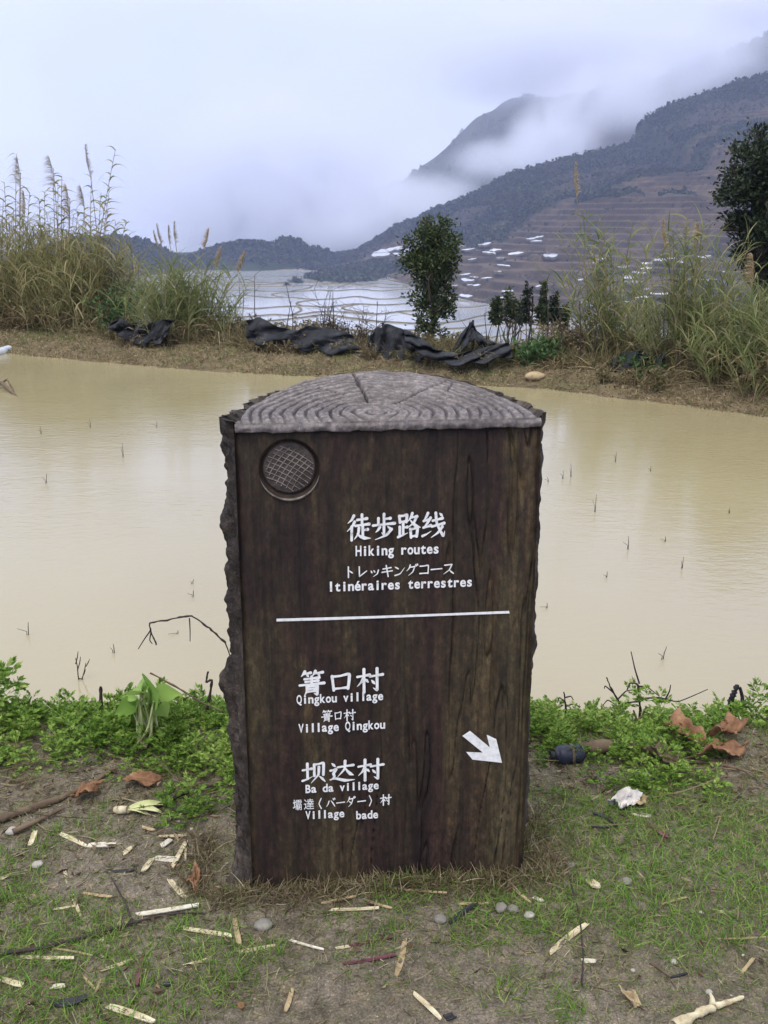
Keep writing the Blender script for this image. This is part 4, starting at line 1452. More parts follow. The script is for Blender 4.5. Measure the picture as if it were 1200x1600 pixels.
weed('creeper_shrub', 'bright green leafy shrub between the reeds above the netting', 'shrub', 190, 14.0, 0.30, 0.75, 26, M_GREEN, 71, leaf=0.07, lpn=30)
weed('bare_shrub', 'dark leafless shrub rising behind the bright green shrub', 'shrub', 196, 14.5, 0.26, 1.25, 20, M_DRY, 72, lpn=10, leaf=0.05, twiggy=1.5, stemm=M_WOODY)
weed('leafy_bush', 'low glossy green bush at the right end of the netting', 'bush', 838, 11.25, 0.20, 0.34, 26, M_GREEN, 73, leaf=0.075, lpn=26)
weed('leafy_bush', 'bright green weed at the foot of the slim reed clump', 'bush', 978, 10.65, 0.10, 0.2, 10, M_GREEN, 74, leaf=0.07, lpn=16)
weed('leafy_bush', 'bright green weed below the wide reed clump', 'bush', 1016, 10.35, 0.16, 0.22, 14, M_GREEN, 75, leaf=0.07, lpn=18)
weed('twiggy_shrub', 'bare twiggy shrub sprouting behind the netting left of the tree', 'shrub', 566, 12.3, 0.28, 0.60, 16, M_OLIVE, 76, lpn=4, leaf=0.03, twiggy=2, stemm=M_WOODY)
weed('twiggy_shrub', 'bare twiggy shrub before the paddies at the middle of the bank', 'shrub', 515, 12.6, 0.12, 0.75, 9, M_OLIVE, 77, lpn=5, leaf=0.03, twiggy=2, stemm=M_WOODY)
for i, (px, Yd, hw, H, mm) in enumerate([(30, 14.6, .5, .45, M_DRY), (70, 14.6, .5, .5, M_DRY), (110, 14.5, .45, .42, M_DRY), (145, 14.3, .3, .35, M_OLIVE), (285, 13.3, .3, .25, M_DRY), (330, 13.1, .35, .28, M_DRY), (372, 12.9, .3, .32, M_OLIVE),
                                         (420, 12.75, .35, .28, M_OLIVE), (470, 12.6, .3, .32, M_DRY), (508, 12.5, .25, .30, M_OLIVE), (540, 12.4, .3, .32, M_DRY), (612, 12.2, .25, .25, M_OLIVE), (650, 12.1, .3, .22, M_DRY), (715, 11.8, .25, .24, M_OLIVE), (752, 11.7, .2, .22, M_DRY),
                                         (868, 11.35, .3, .42, M_DRY), (905, 11.2, .3, .48, M_OLIVE), (935, 11.0, .3, .38, M_DRY), (985, 10.9, .3, .34, M_OLIVE), (1045, 10.5, .3, .34, M_DRY), (1100, 10.1, .3, .36, M_OLIVE), (1145, 9.8, .3, .32, M_DRY), (1200, 9.4, .3, .3, M_OLIVE)]):
    weed('dry_weed', 'tangled low dry weed growing along the top of the far bank', 'weed', px, Yd + 0.35, hw, H, 34, mm, 80 + i, 'low dry weeds along the far bank', 0.05, 20, 1.2)

for i, (px, Yd, hw, H, mm) in enumerate([(395, 12.35, .12, .16, M_DRY), (412, 12.3, .12, .2, M_OLIVE), (440, 12.25, .2, .17, M_DRY), (466, 12.2, .16, .22, M_DRY), (492, 12.15, .14, .2, M_OLIVE), (522, 12.1, .18, .16, M_DRY), (548, 12.05, .15, .2, M_OLIVE), (580, 11.75, .12, .2, M_DRY),
                                         (640, 11.65, .15, .18, M_OLIVE), (672, 11.5, .12, .14, M_DRY), (725, 11.35, .12, .16, M_DRY), (770, 11.25, .14, .18, M_OLIVE), (950, 10.35, .12, .2, M_OLIVE), (1000, 10.2, .16, .2, M_DRY), (1035, 10.0, .14, .24, M_OLIVE), (200, 13.0, .10, .14, M_DRY), (228, 12.95, .12, .13, M_OLIVE), (170, 13.5, .14, .2, M_OLIVE), (250, 13.2, .14, .18, M_DRY), (275, 13.1, .2, .22, M_DRY)]):
    weed('dry_weed', 'tangled low dry weed growing along the top of the far bank', 'weed', px, Yd, hw, H, 16, mm, 130 + i, 'low dry weeds along the far bank', 0.04, 14, 1.5)

# bare sticks and stems rising from the bank in front of the paddies
r = np.random.default_rng(9)
for i, (px, tyy, byy, Yd, lx) in enumerate([(398, 430, 525, 12.9, 3), (446, 440, 520, 12.7, 10), (455, 470, 520, 12.7, -10), (520, 455, 525, 12.4, 2), (508, 470, 525, 12.4, -3), (590, 470, 520, 12.3, 4), (735, 500, 540, 11.9, -20), (757, 490, 545, 11.9, 3), (806, 480, 570, 11.6, -4), (872, 470, 590, 11.2, 8), (906, 470, 590, 11.0, 0),
                                            (936, 480, 590, 11.0, -10), (1010, 470, 600, 10.6, -8), (1040, 470, 610, 10.4, -12), (1060, 540, 618, 10.2, 3), (825, 475, 575, 11.5, 2)]):
    a, e = on_y(px + lx, byy, Yd), on_y(px, tyy, Yd)
    a[2] = float(g_far(a[0], Yd)) - 0.03
    st = MB()
    C = catm([a, (a + e) / 2 + r.normal(0, 0.02, 3), e], 5)
    st.tube(C, np.linspace(0.008, 0.003, len(C)), 5)
    for _ in range(3):
        s = C[int(r.integers(3, len(C)))]
        q_ = s + np.array([r.normal(0, 0.10), r.normal(0, 0.05), r.uniform(0.04, 0.16)])
        st.tube([s, (s + q_) / 2 + r.normal(0, 0.01, 3), q_], [0.003, 0.002, 0.0012], 4, cap=False)
    tag(st.build('bare_twig', M_WOODY, loc=a), 'thin bare dead twig standing on the far bank', 'twig', 'bare twigs along the far bank')

# ------------------------------------------------------------------ black shade netting on the far bank
M_NET = mat('black_net', [(0.3, (0.014, 0.015, 0.018)), (0.55, (0.034, 0.036, 0.043)), (0.75, (0.075, 0.078, 0.090))], 6, 9, 0.85, 0.5, 90, spec=0.15, bdist=0.02)


def net(label, top, bot, Y0, Y1, seed, sag=0.05):
    """cloth between two pixel outlines at the given distance, creased and sagging"""
    r = np.random.default_rng(seed)
    nu, nv = 60, 22
    u = np.linspace(0, 1, nu)
    T = np.array([np.interp(u, np.linspace(0, 1, len(top)), [p[q] for p in top]) for q in (0, 1)]).T
    Bm = np.array([np.interp(u, np.linspace(0, 1, len(bot)), [p[q] for p in bot]) for q in (0, 1)]).T
    P = np.zeros((nv, nu, 3))
    for j in range(nv):
        v = j / (nv - 1)
        for i in range(nu):
            Yd = Y0 + (Y1 - Y0) * u[i] - 0.12
            cr = 0.05 * fbm(u[i] * 16, v * 2 + seed, 3, seed + 3) + 0.16 * fbm(u[i] * 7 + v * 2.5 + seed, v * 1.6 - u[i] * 2, 4, seed) + 0.05 * math.sin(u[i] * 23 + v * 9 + seed) + 0.10 * (1 - v) - 0.12 * v
            pxl = T[i] * (1 - v) + Bm[i] * v
            P[j, i] = on_y(pxl[0], pxl[1] + 1.2 * math.sin(u[i] * 31 + seed), Yd)
            P[j, i, 1] += cr
    m_ = MB()
    m_.grid(P)
    o = m_.build('shade_net', M_NET, smooth=True, loc=P[-1, nu // 2])
    md = o.modifiers.new('thickness', 'SOLIDIFY')
    md.thickness = 0.006
    tag(o, label, 'netting', 'black netting along the far bank')
    return o


net('sagging black netting between the left reed clumps', [(168, 507), (185, 498), (205, 505), (230, 508), (250, 499), (270, 500)], [(172, 514), (190, 522), (212, 536), (235, 538), (255, 534), (264, 520)], 13.35, 13.0, 3)
net('long crumpled black netting at the middle of the bank', [(384, 502), (400, 498), (430, 508), (455, 518), (480, 510), (520, 516), (550, 524), (572, 545)], [(386, 530), (420, 540), (460, 542), (500, 548), (540, 552), (572, 556)], 12.6, 12.1, 5)
net('humped black netting draped over posts left of the tree', [(570, 548), (578, 524), (590, 514), (600, 508), (622, 513), (640, 520), (662, 534)], [(572, 554), (590, 560), (610, 562), (630, 562), (648, 562), (664, 560)], 12.05, 11.8, 7)
net('drooping black netting swag below the small tree', [(632, 516), (655, 528), (675, 542), (700, 552), (730, 552), (760, 546), (798, 534)], [(632, 532), (652, 546), (672, 558), (700, 568), (732, 568), (765, 562), (800, 556)], 11.6, 11.3, 9)
net('peaked black netting hung from a post right of the tree', [(704, 550), (718, 530), (730, 512), (739, 504), (748, 520), (762, 533), (780, 540), (798, 540)], [(706, 556), (722, 544), (734, 532), (741, 528), (750, 542), (764, 552), (782, 556), (800, 552)], 11.85, 11.6, 11)
net('black netting slumped under the slim reed clump', [(950, 572), (975, 555), (1000, 548), (1020, 546), (1038, 556)], [(955, 586), (980, 590), (1000, 594), (1020, 596), (1040, 590)], 10.78, 10.48, 13)
for px, ty, by_, Yd, lb in ((196, 490, 528, 13.8, 'thin dark post holding the left netting'), (598, 504, 560, 12.0, 'short dark post under the humped netting'), (739, 500, 560, 11.8, 'short dark post at the peak of the netting')):
    a, e = on_y(px, by_, Yd), on_y(px, ty, Yd)
    a[2] = float(g_far(a[0], Yd)) - 0.05
    m_ = MB()
    m_.tube([a, a + (e - a) * 0.5 + [0.006, 0, 0], e], [0.016, 0.015, 0.013], 7)
    tag(m_.build('post', M_WOODY, loc=a), lb, 'post')

# ------------------------------------------------------------------ grass and ground cover (uncountable)
def blades(name, P, H, Wd, m, tilt=0.7, K=3, seed=0):
    r = np.random.default_rng(seed)
    n = len(P)
    a = r.uniform(0, 2 * math.pi, n)
    tl = r.uniform(0.1, tilt, n)
    D = norm(np.stack([np.cos(a) * tl, np.sin(a) * tl, np.ones(n)], -1))
    B = np.stack([np.cos(a) * tl * 0.5, np.sin(a) * tl * 0.5, -0.35 * tl], -1)
    mb_ = MB()
    mb_.ribbons(P, D, B, H, Wd, K, 0.08, 0, 0.8)
    return tag(mb_.build(name, m), kind='stuff')


r = np.random.default_rng(77)
N = 330000
x = r.uniform(-2.6, 2.6, N)
y = r.uniform(1.15, 3.3, N)
px_ratio = x / y
den = fbm(x * 2.6, y * 2.6, 3, 131) + 0.55 * fbm(x * 9, y * 9, 2, 132)
bare = np.exp(-(((x - 0.10) / 0.55) ** 2 + ((y - 1.62) / 0.26) ** 2)) * 1.0 + 0.6 * np.exp(-(((x - 0.75) / 0.30) ** 2 + ((y - 1.85) / 0.25) ** 2))
left = sstep(-0.2, -0.7, x)
for tx, ty, tr, tk in [(750, 1462, .10, .6), (800, 1445, .08, .5), (945, 1405, .11, .6), (985, 1395, .08, .5), (930, 1355, .06, .4), (1090, 1448, .09, .5), (1195, 1390, .14, .6), (1185, 1440, .10, .5), (1180, 1540, .08, .3), (800, 1542, .05, .5), (882, 1588, .06, .5),
                       (425, 1500, .07, .5), (520, 1515, .035, .5), (640, 1425, .07, .3), (1050, 1590, .06, .4), (870, 1470, .07, .4), (40, 1490, .12, .3), (190, 1450, .12, .3), (350, 1500, .08, .3), (60, 1590, .15, .4), (330, 1540, .06, .3), (1010, 1300, .25, .3), (900, 1270, .2, .3), (1120, 1270, .2, .3)]:
    q_ = on_z(tx, ty, 0)
    den = den + tk * np.exp(-((x - q_[0]) ** 2 + (y - q_[1]) ** 2) / (tr * 0.75) ** 2)
den = den + 0.08 * sstep(0.3, 0.6, x)
tuft = sstep(-0.12, 0.20, den - 0.55 * bare + 0.10 * (y - 2.1))
thin = np.clip(0.62 + sstep(-0.25, 0.25, den) - 0.95 * bare, 0.03, 1.2)
inside = (np.abs(x - 0.0) < 0.33) & (y > 2.16) & (y < 2.5)
g = (r.random(N) < 0.58 * tuft) & ~inside
Hh = r.uniform(0.010, 0.036, N) * (0.8 + 0.5 * tuft)
P = np.stack([x, y, g_near(x, y) - 0.002], -1)
blades('grass', P[g], Hh[g], r.uniform(0.0014, 0.0028, g.sum()), M_GRASS, 1.1, 3, 1)
g = (r.random(N) < 0.50 * thin) & ~inside
blades('olive_turf', P[g], r.uniform(0.008, 0.028, g.sum()), r.uniform(0.0013, 0.0026, g.sum()), M_TURF, 1.8, 3, 2)
# short dead stems and straw bits lying about
g = (r.random(N) < 0.13 * np.clip(1.1 - 1.1 * bare, 0.15, 1)) & ~inside
a = r.uniform(0, 2 * math.pi, g.sum())
mb = MB()
mb.ribbons(P[g] + [0, 0, 0.006], np.stack([np.cos(a), np.sin(a), r.normal(0.06, 0.16, g.sum())], -1), r.normal(0, 0.12, (g.sum(), 3)), r.uniform(0.008, 0.040, g.sum()), r.uniform(0.0012, 0.0030, g.sum()), 3, 0.5, 0, 0.8)
tag(mb.build('straw_litter', M_STRAW), kind='stuff')

# yellow grass fringe round the foot of the marker
n = 2600
uu = r.uniform(FL - 0.10, FR + 0.09, n)
dd = -np.abs(r.normal(0, 0.035, n)) - 0.012
sdm = r.random(n) < 0.38
dd = np.where(sdm, r.uniform(-0.02, 0.25, n), dd)
uu = np.where(sdm, np.where(r.random(n) < 0.35, FL - 0.10 - np.abs(r.normal(0, 0.04, n)), FR + 0.02 + np.abs(r.normal(0, 0.06, n))), uu)
P2 = S0 + uu[:, None] * U3 + dd[:, None] * D3
P2[:, 2] = g_near(P2[:, 0], P2[:, 1])
blades('dry_grass', P2, r.uniform(0.02, 0.065, n), r.uniform(0.0016, 0.003, n), M_STRAW, 1.5, 4, 3)
k = r.random(n) < 0.30
blades('foot_grass', P2[k] + r.normal(0, 0.02, (k.sum(), 3)) * [1, 0.4, 0], r.uniform(0.02, 0.06, k.sum()), r.uniform(0.0018, 0.003, k.sum()), M_OLIVE, 1.4, 4, 4)

# pebbles and grit
n = 5200
x = r.uniform(-2.0, 2.0, n)
y = r.uniform(1.3, 3.0, n)
rad = 0.0013 + 0.0038 * r.random(n) ** 8 + 0.0010 * r.random(n)
ico = np.array([(0, 0, 1), (.894, 0, .447), (.276, .851, .447), (-.724, .526, .447), (-.724, -.526, .447), (.276, -.851, .447), (.724, .526, -.447), (-.276, .851, -.447), (-.894, 0, -.447), (-.276, -.851, -.447), (.724, -.526, -.447), (0, 0, -1)])
icf = np.array([(0, 1, 2), (0, 2, 3), (0, 3, 4), (0, 4, 5), (0, 5, 1), (1, 6, 2), (2, 7, 3), (3, 8, 4), (4, 9, 5), (5, 10, 1), (6, 7, 2), (7, 8, 3), (8, 9, 4), (9, 10, 5), (10, 6, 1), (11, 7, 6), (11, 8, 7), (11, 9, 8), (11, 10, 9), (11, 6, 10)])
V = ico[None] * (rad[:, None, None] * r.uniform(0.6, 1.3, (n, 12, 1))) * np.array([1.2, 1, 0.7])
V = V + np.stack([x, y, g_near(x, y) + rad * 0.2], -1)[:, None]
mb = MB()
mb.add(V, (icf[None] + 12 * np.arange(n)[:, None, None]).reshape(-1, 3))
M_GRIT = leafmat('grit', [(0.0, (0.05, 0.045, 0.04)), (0.6, (0.13, 0.115, 0.095)), (0.93, (0.22, 0.20, 0.17)), (1.0, (0.42, 0.39, 0.35))], 0, 0.8)
tag(mb.build('pebbles', M_GRIT), kind='stuff')

# grass along the far bank
n = 120000
x = r.uniform(-8, 5.5, n)
s = r.uniform(-0.24, 2.0, n)
y = y_far(x) + s
w = bank_w(x)
hh = np.where(s < w, r.uniform(0.02, 0.065, n), r.uniform(0.06, 0.26, n))
kp = r.random(n) < np.where(s < w, 0.95, 1.0) * np.clip(1.4 + 2.2 * fbm(x * 2, y * 2, 3, 140), 0.25, 1)
P = np.stack([x, y, g_far(x, y) - 0.01], -1)
q0 = kp & (s < w + 0.1) & (r.random(n) < 0.80)
q9 = q0 & (r.random(n) < np.clip(0.22 + 1.2 * fbm(x * 1.7, y * 1.7, 3, 141), 0.03, 0.8))
blades('bank_turf', P[q9], hh[q9] * 1.1, r.uniform(0.006, 0.012, q9.sum()), M_REEDG, 1.4, 3, 16)
blades('bank_straw', P[q0 & ~q9], hh[q0 & ~q9], r.uniform(0.006, 0.013, (q0 & ~q9).sum()), M_BANKS, 1.6, 3, 15)
kp = kp & ~q0
q1 = kp & (r.random(n) < 0.55)
blades('bank_thatch', P[q1], hh[q1], r.uniform(0.006, 0.013, q1.sum()), M_DRY, 1.3, 3, 5)
q2 = kp & ~q1
blades('bank_grass', P[q2], hh[q2], r.uniform(0.006, 0.013, q2.sum()), M_OLIVE, 1.2, 3, 6)

# mugwort mats on the pond's near edge: many leafy shoots
def shoot(seed):
    r = np.random.default_rng(seed)
    m_ = MB()
    P, D, L, Wd = [], [], [], []
    n = 11
    for k in range(n):
        t = 0.15 + 0.85 * k / (n - 1)
        a = k * 2.4 + r.normal(0, 0.3)
        el = 0.15 + 0.9 * t + r.normal(0, 0.15)
        d = np.array([math.cos(a) * math.cos(el), math.sin(a) * math.cos(el), math.sin(el)])
        LL = (0.62 - 0.26 * t) * r.uniform(0.8, 1.2)
        b_ = np.array([0, 0, t * 0.75])
        side = norm(np.cross(d, [0, 0, 1.0]))
        for q in (0.38, 0.58, 0.78):
            dr = -0.25 * q * q * LL
            for sg in (-1, 1):
                P.append(b_ + d * LL * q + [0, 0, dr])
                D.append(d * 0.75 + side * sg * 0.75 + np.array([0, 0, -0.15]))
                L.append(LL * (0.52 - 0.24 * q)); Wd.append(LL * 0.19)
        P.append(b_ + d * LL * 0.72 + [0, 0, -0.12 * LL]); D.append(d + np.array([0, 0, -0.3])); L.append(LL * 0.42); Wd.append(LL * 0.20)
        P.append(b_); D.append(d); L.append(LL * 0.85); Wd.append(LL * 0.06)
    m_.leaves(np.array(P), np.array(D), np.array(L), np.array(Wd), 0.12, 0, r)
    return np.concatenate(m_.v), np.concatenate([f for f, _ in m_.f])


SH = [shoot(200 + i) for i in range(5)]


def mat_of_shoots(mb_, P, sc, seed):
    r = np.random.default_rng(seed)
    for p, s in zip(P, sc):
        V, Fc = SH[int(r.integers(0, 5))]
        a = r.uniform(0, 6.28)
        ca, sa = math.cos(a), math.sin(a)
        R = np.array([[ca, -sa, 0], [sa, ca, 0], [0, 0, 1]])
        tx, ty = r.normal(0, 0.28, 2)
        Q = V @ R.T
        Q = Q + Q[:, 2:3] * np.array([tx, ty, 0])
        mb_.add(Q * s + p, Fc)


def cover(name, n, seed, f, x0, x1, y0, y1, s0, s1):
    r = np.random.default_rng(seed)
    x = r.uniform(x0, x1, n)
    y = r.uniform(y0, y1, n)
    d = f(x, y)
    k = r.random(n) < d
    x, y, d = x[k], y[k], d[k]
    P = np.stack([x, y, g_near(x, y) - 0.01], -1)
    sc = r.uniform(s0, s1, len(x)) * (0.6 + 0.4 * d)
    m_ = MB()
    mat_of_shoots(m_, P, sc, seed + 1)
    return tag(m_.build(name, M_HERB), kind='stuff')


def f_left(x, y):
    e = y - y_near(x)
    return sstep(0.10, -0.04, e) * sstep(-0.66, -0.40, e + 0.30 * fbm(x * 3, y * 3, 3, 151) + 0.16 * sstep(-0.9, -0.55, x)) * sstep(-0.34, -0.42, x) * np.clip(1.1 + 1.6 * fbm(x * 7, y * 7, 3, 156), 0.1, 1)


def f_right(x, y):
    e = y - y_near(x)
    edge = -0.62 + 0.55 * sstep(0.9, 1.25, x)
    return sstep(0.10, -0.04, e) * sstep(edge - 0.12, edge + 0.10, e + 0.30 * fbm(x * 3, y * 3, 3, 152)) * sstep(0.36, 0.44, x) * np.clip(0.9 + 1.8 * fbm(x * 6, y * 6, 3, 157), 0.05, 1)


cover('mugwort_mat', 1500, 301, f_left, -2.6, -0.3, 2.35, 3.35, 0.05, 0.115)
cover('mugwort_mat', 1700, 305, f_right, 0.35, 2.7, 2.3, 3.4, 0.05, 0.105)
cover('small_herbs', 1500, 309, lambda x, y: 0.5 * sstep(0.10, 0.30, fbm(x * 3, y * 3, 3, 153) + 0.2 * (y - 2.2)) * sstep(1.9, 2.3, y) * (np.abs(x) > 0.42), -1.9, 1.9, 1.9, 3.0, 0.022, 0.052)


# dead leaves and crumbs of husk trodden into the ground under the mats
r = np.random.default_rng(501)
n = 5200
x = r.uniform(-2.2, 2.2, n)
y = r.uniform(1.5, 3.1, n)
k = r.random(n) < np.clip(0.10 + 1.1 * np.exp(-((y - 2.62) / 0.20) ** 2) * (np.abs(x) > 0.36) + 0.35 * sstep(-0.25, -0.6, x), 0, 1)
x, y = x[k], y[k]
a = r.uniform(0, 6.283, len(x))
mb = MB()
mb.leaves(np.stack([x, y, g_near(x, y) + r.uniform(0.002, 0.012, len(x))], -1), np.stack([np.cos(a), np.sin(a), r.normal(0, 0.18, len(x))], -1), r.uniform(0.008, 0.034, len(x)), r.uniform(0.004, 0.013, len(x)), 0.3, 0, r)
M_LITTER = leafmat('dead_leaf', [(0.0, (0.030, 0.018, 0.012)), (0.5, (0.085, 0.050, 0.030)), (0.85, (0.17, 0.11, 0.065)), (1.0, (0.30, 0.24, 0.16))], 0.1)
tag(mb.build('leaf_litter', M_LITTER), kind='stuff')
a = r.uniform(0, 6.283, 420)
x = r.uniform(-2.0, 2.0, 420)
y = r.normal(2.62, 0.16, 420)
k = np.abs(x) > 0.42
mb = MB()
mb.ribbons(np.stack([x, y, g_near(x, y) + 0.008], -1)[k], np.stack([np.cos(a), np.sin(a) * 0.6, r.normal(0.05, 0.1, 420)], -1)[k], r.normal(0, 0.10, (k.sum(), 3)), r.uniform(0.06, 0.24, k.sum()), r.uniform(0.002, 0.005, k.sum()), 5, 0.5, 0, 0.8)
tag(mb.build('dead_stalks', M_DRY), kind='stuff')

# ------------------------------------------------------------------ things lying about on the ground
M_CREAM = mat('cane_pith', [(0.30, (0.20, 0.15, 0.09)), (0.42, (0.44, 0.37, 0.24)), (0.56, (0.58, 0.52, 0.36)), (0.70, (0.68, 0.63, 0.48))], 22, 7, 0.7, 0.4, 90, (1, 1, 1))
M_PALE = mat('white_pith', [(0.30, (0.26, 0.21, 0.14)), (0.42, (0.50, 0.46, 0.37)), (0.62, (0.68, 0.65, 0.58))], 22, 7, 0.7, 0.4, 90)
M_TAN = mat('dry_chip', [(0.3, (0.24, 0.17, 0.10)), (0.6, (0.42, 0.33, 0.20))], 30, 5, 0.8, 0.4, 90)
M_PURPLE = mat('cane_rind', [(0.3, (0.07, 0.020, 0.035)), (0.6, (0.14, 0.045, 0.065)), (0.8, (0.30, 0.18, 0.16))], 25, 4, 0.45)
M_HUSK = mat('brown_husk', [(0.3, (0.11, 0.055, 0.030)), (0.55, (0.23, 0.12, 0.065)), (0.75, (0.34, 0.22, 0.13))], 18, 6, 0.8, 0.5, 60)
M_CHAR = mat('charred_wood', [(0.3, (0.012, 0.012, 0.015)), (0.7, (0.040, 0.040, 0.048))], 20, 5, 0.6, 0.4, 60)
M_STONE = mat('grey_stone', [(0.3, (0.13, 0.12, 0.105)), (0.6, (0.25, 0.235, 0.21))], 16, 6, 0.85, 0.4, 60)
M_STONEW = mat('pale_stone', [(0.3, (0.22, 0.20, 0.17)), (0.6, (0.42, 0.40, 0.36))], 16, 6, 0.85, 0.3, 60)
M_GREENH = mat('green_husk', [(0.3, (0.30, 0.36, 0.15)), (0.5, (0.48, 0.50, 0.24)), (0.7, (0.68, 0.66, 0.42))], 14, 4, 0.6)
M_BLUE = mat('blue_black_plastic', [(0.3, (0.014, 0.017, 0.030)), (0.7, (0.035, 0.040, 0.065))], 20, 4, 0.4)
M_FOIL = mat('foil_wrapper', [(0.3, (0.30, 0.27, 0.28)), (0.55, (0.55, 0.52, 0.50)), (0.7, (0.66, 0.62, 0.56))], 30, 4, 0.35, 0.4, 60)
M_LOG = mat('weathered_wood', [(0.3, (0.075, 0.050, 0.033)), (0.7, (0.17, 0.125, 0.085))], 16, 6, 0.85, 0.5, 50)
PAL = {'c': M_CREAM, 'w': M_PALE, 't': M_TAN, 'p': M_PURPLE, 'h': M_HUSK, 'k': M_CHAR, 'g': M_GREENH, 'l': M_LOG}


def gp(px, py, lift=0.0):
    p = on_z(px, py, lift)
    for _ in range(3):
        p = on_z(px, py, float(g_near(p[0], p[1])) + lift)
    return p


def sliver(label, cat, x0, y0, x1, y1, wpx, m, kind='chip', name=None, tap=(0.75, 0.7), seed=None, bend=0.0, lift=0.0):
    """a split piece of stalk: hollowed strip with ragged tapering ends"""
    r = np.random.default_rng(int(x0 * 7 + y0 * 3 + x1))
    a, b_ = gp(x0, y0), gp(x1, y1)
    L = np.linalg.norm(b_ - a)
    w = 0.88 * wpx / F * np.linalg.norm((a + b_) / 2 - [0, 0, CAM_H])
    t = np.linspace(0, 1, 11)
    e = (b_ - a) / L
    sd = norm(np.cross(e, [0, 0, 1.0]))
    th = max(0.20 * w, 0.0018)
    C = a + (b_ - a) * t[:, None] + sd * (bend * L * np.sin(t * math.pi))[:, None] + np.array([0, 0, 1.0]) * (th * 0.40 + lift + 0.001 + r.uniform(0.0, 0.010) * t )[:, None]
    wt = w * 0.5 * np.minimum(1, np.minimum(tap[0] + (1 - tap[0]) * t / 0.15, tap[1] + (1 - tap[1]) * (1 - t) / 0.2)) * (1 + 0.06 * np.sin(t * 5 + x0))
    prof = [(-1, 0.5), (-0.85, 1.0), (-0.25, 0.35), (0.25, 0.45), (0.85, 1.0), (1, 0.5), (0.8, -0.6), (0.0, -1.0), (-0.8, -0.6)]
    rows = []
    for i in range(11):
        tw = 0.25 * math.sin(t[i] * 2.4 + x0)
        rows.append([C[i] + sd * (wt[i] * (c_ * math.cos(tw) - s_ * 0.2 * math.sin(tw))) + np.array([0, 0, 1.0]) * (th * s_ + wt[i] * c_ * math.sin(tw) * 0.5) for c_, s_ in prof])
    G = np.array(rows)
    G[0] += e * (w * 0.5 * np.array([q_[0] for q_ in prof]) * r.uniform(-0.8, 0.8))[:, None]
    G[-1] += e * (w * 0.5 * np.array([q_[0] for q_ in prof]) * r.uniform(-0.8, 0.8))[:, None]
    mb_ = MB()
    mb_.grid(G[:, ::-1], close=True)
    k = len(prof)
    c0 = G[0].mean(0) - e * w * 0.03
    c1 = G[-1].mean(0) + e * w * 0.03
    mb_.add(np.concatenate([G[0], [c0]]), [(i, k, (i + 1) % k) for i in range(k)])
    mb_.add(np.concatenate([G[-1], [c1]]), [((i + 1) % k, k, i) for i in range(k)])
    o = mb_.build(name or 'cane_chip', m, smooth=False, loc=(a + b_) / 2)
    return tag(o, label, cat)


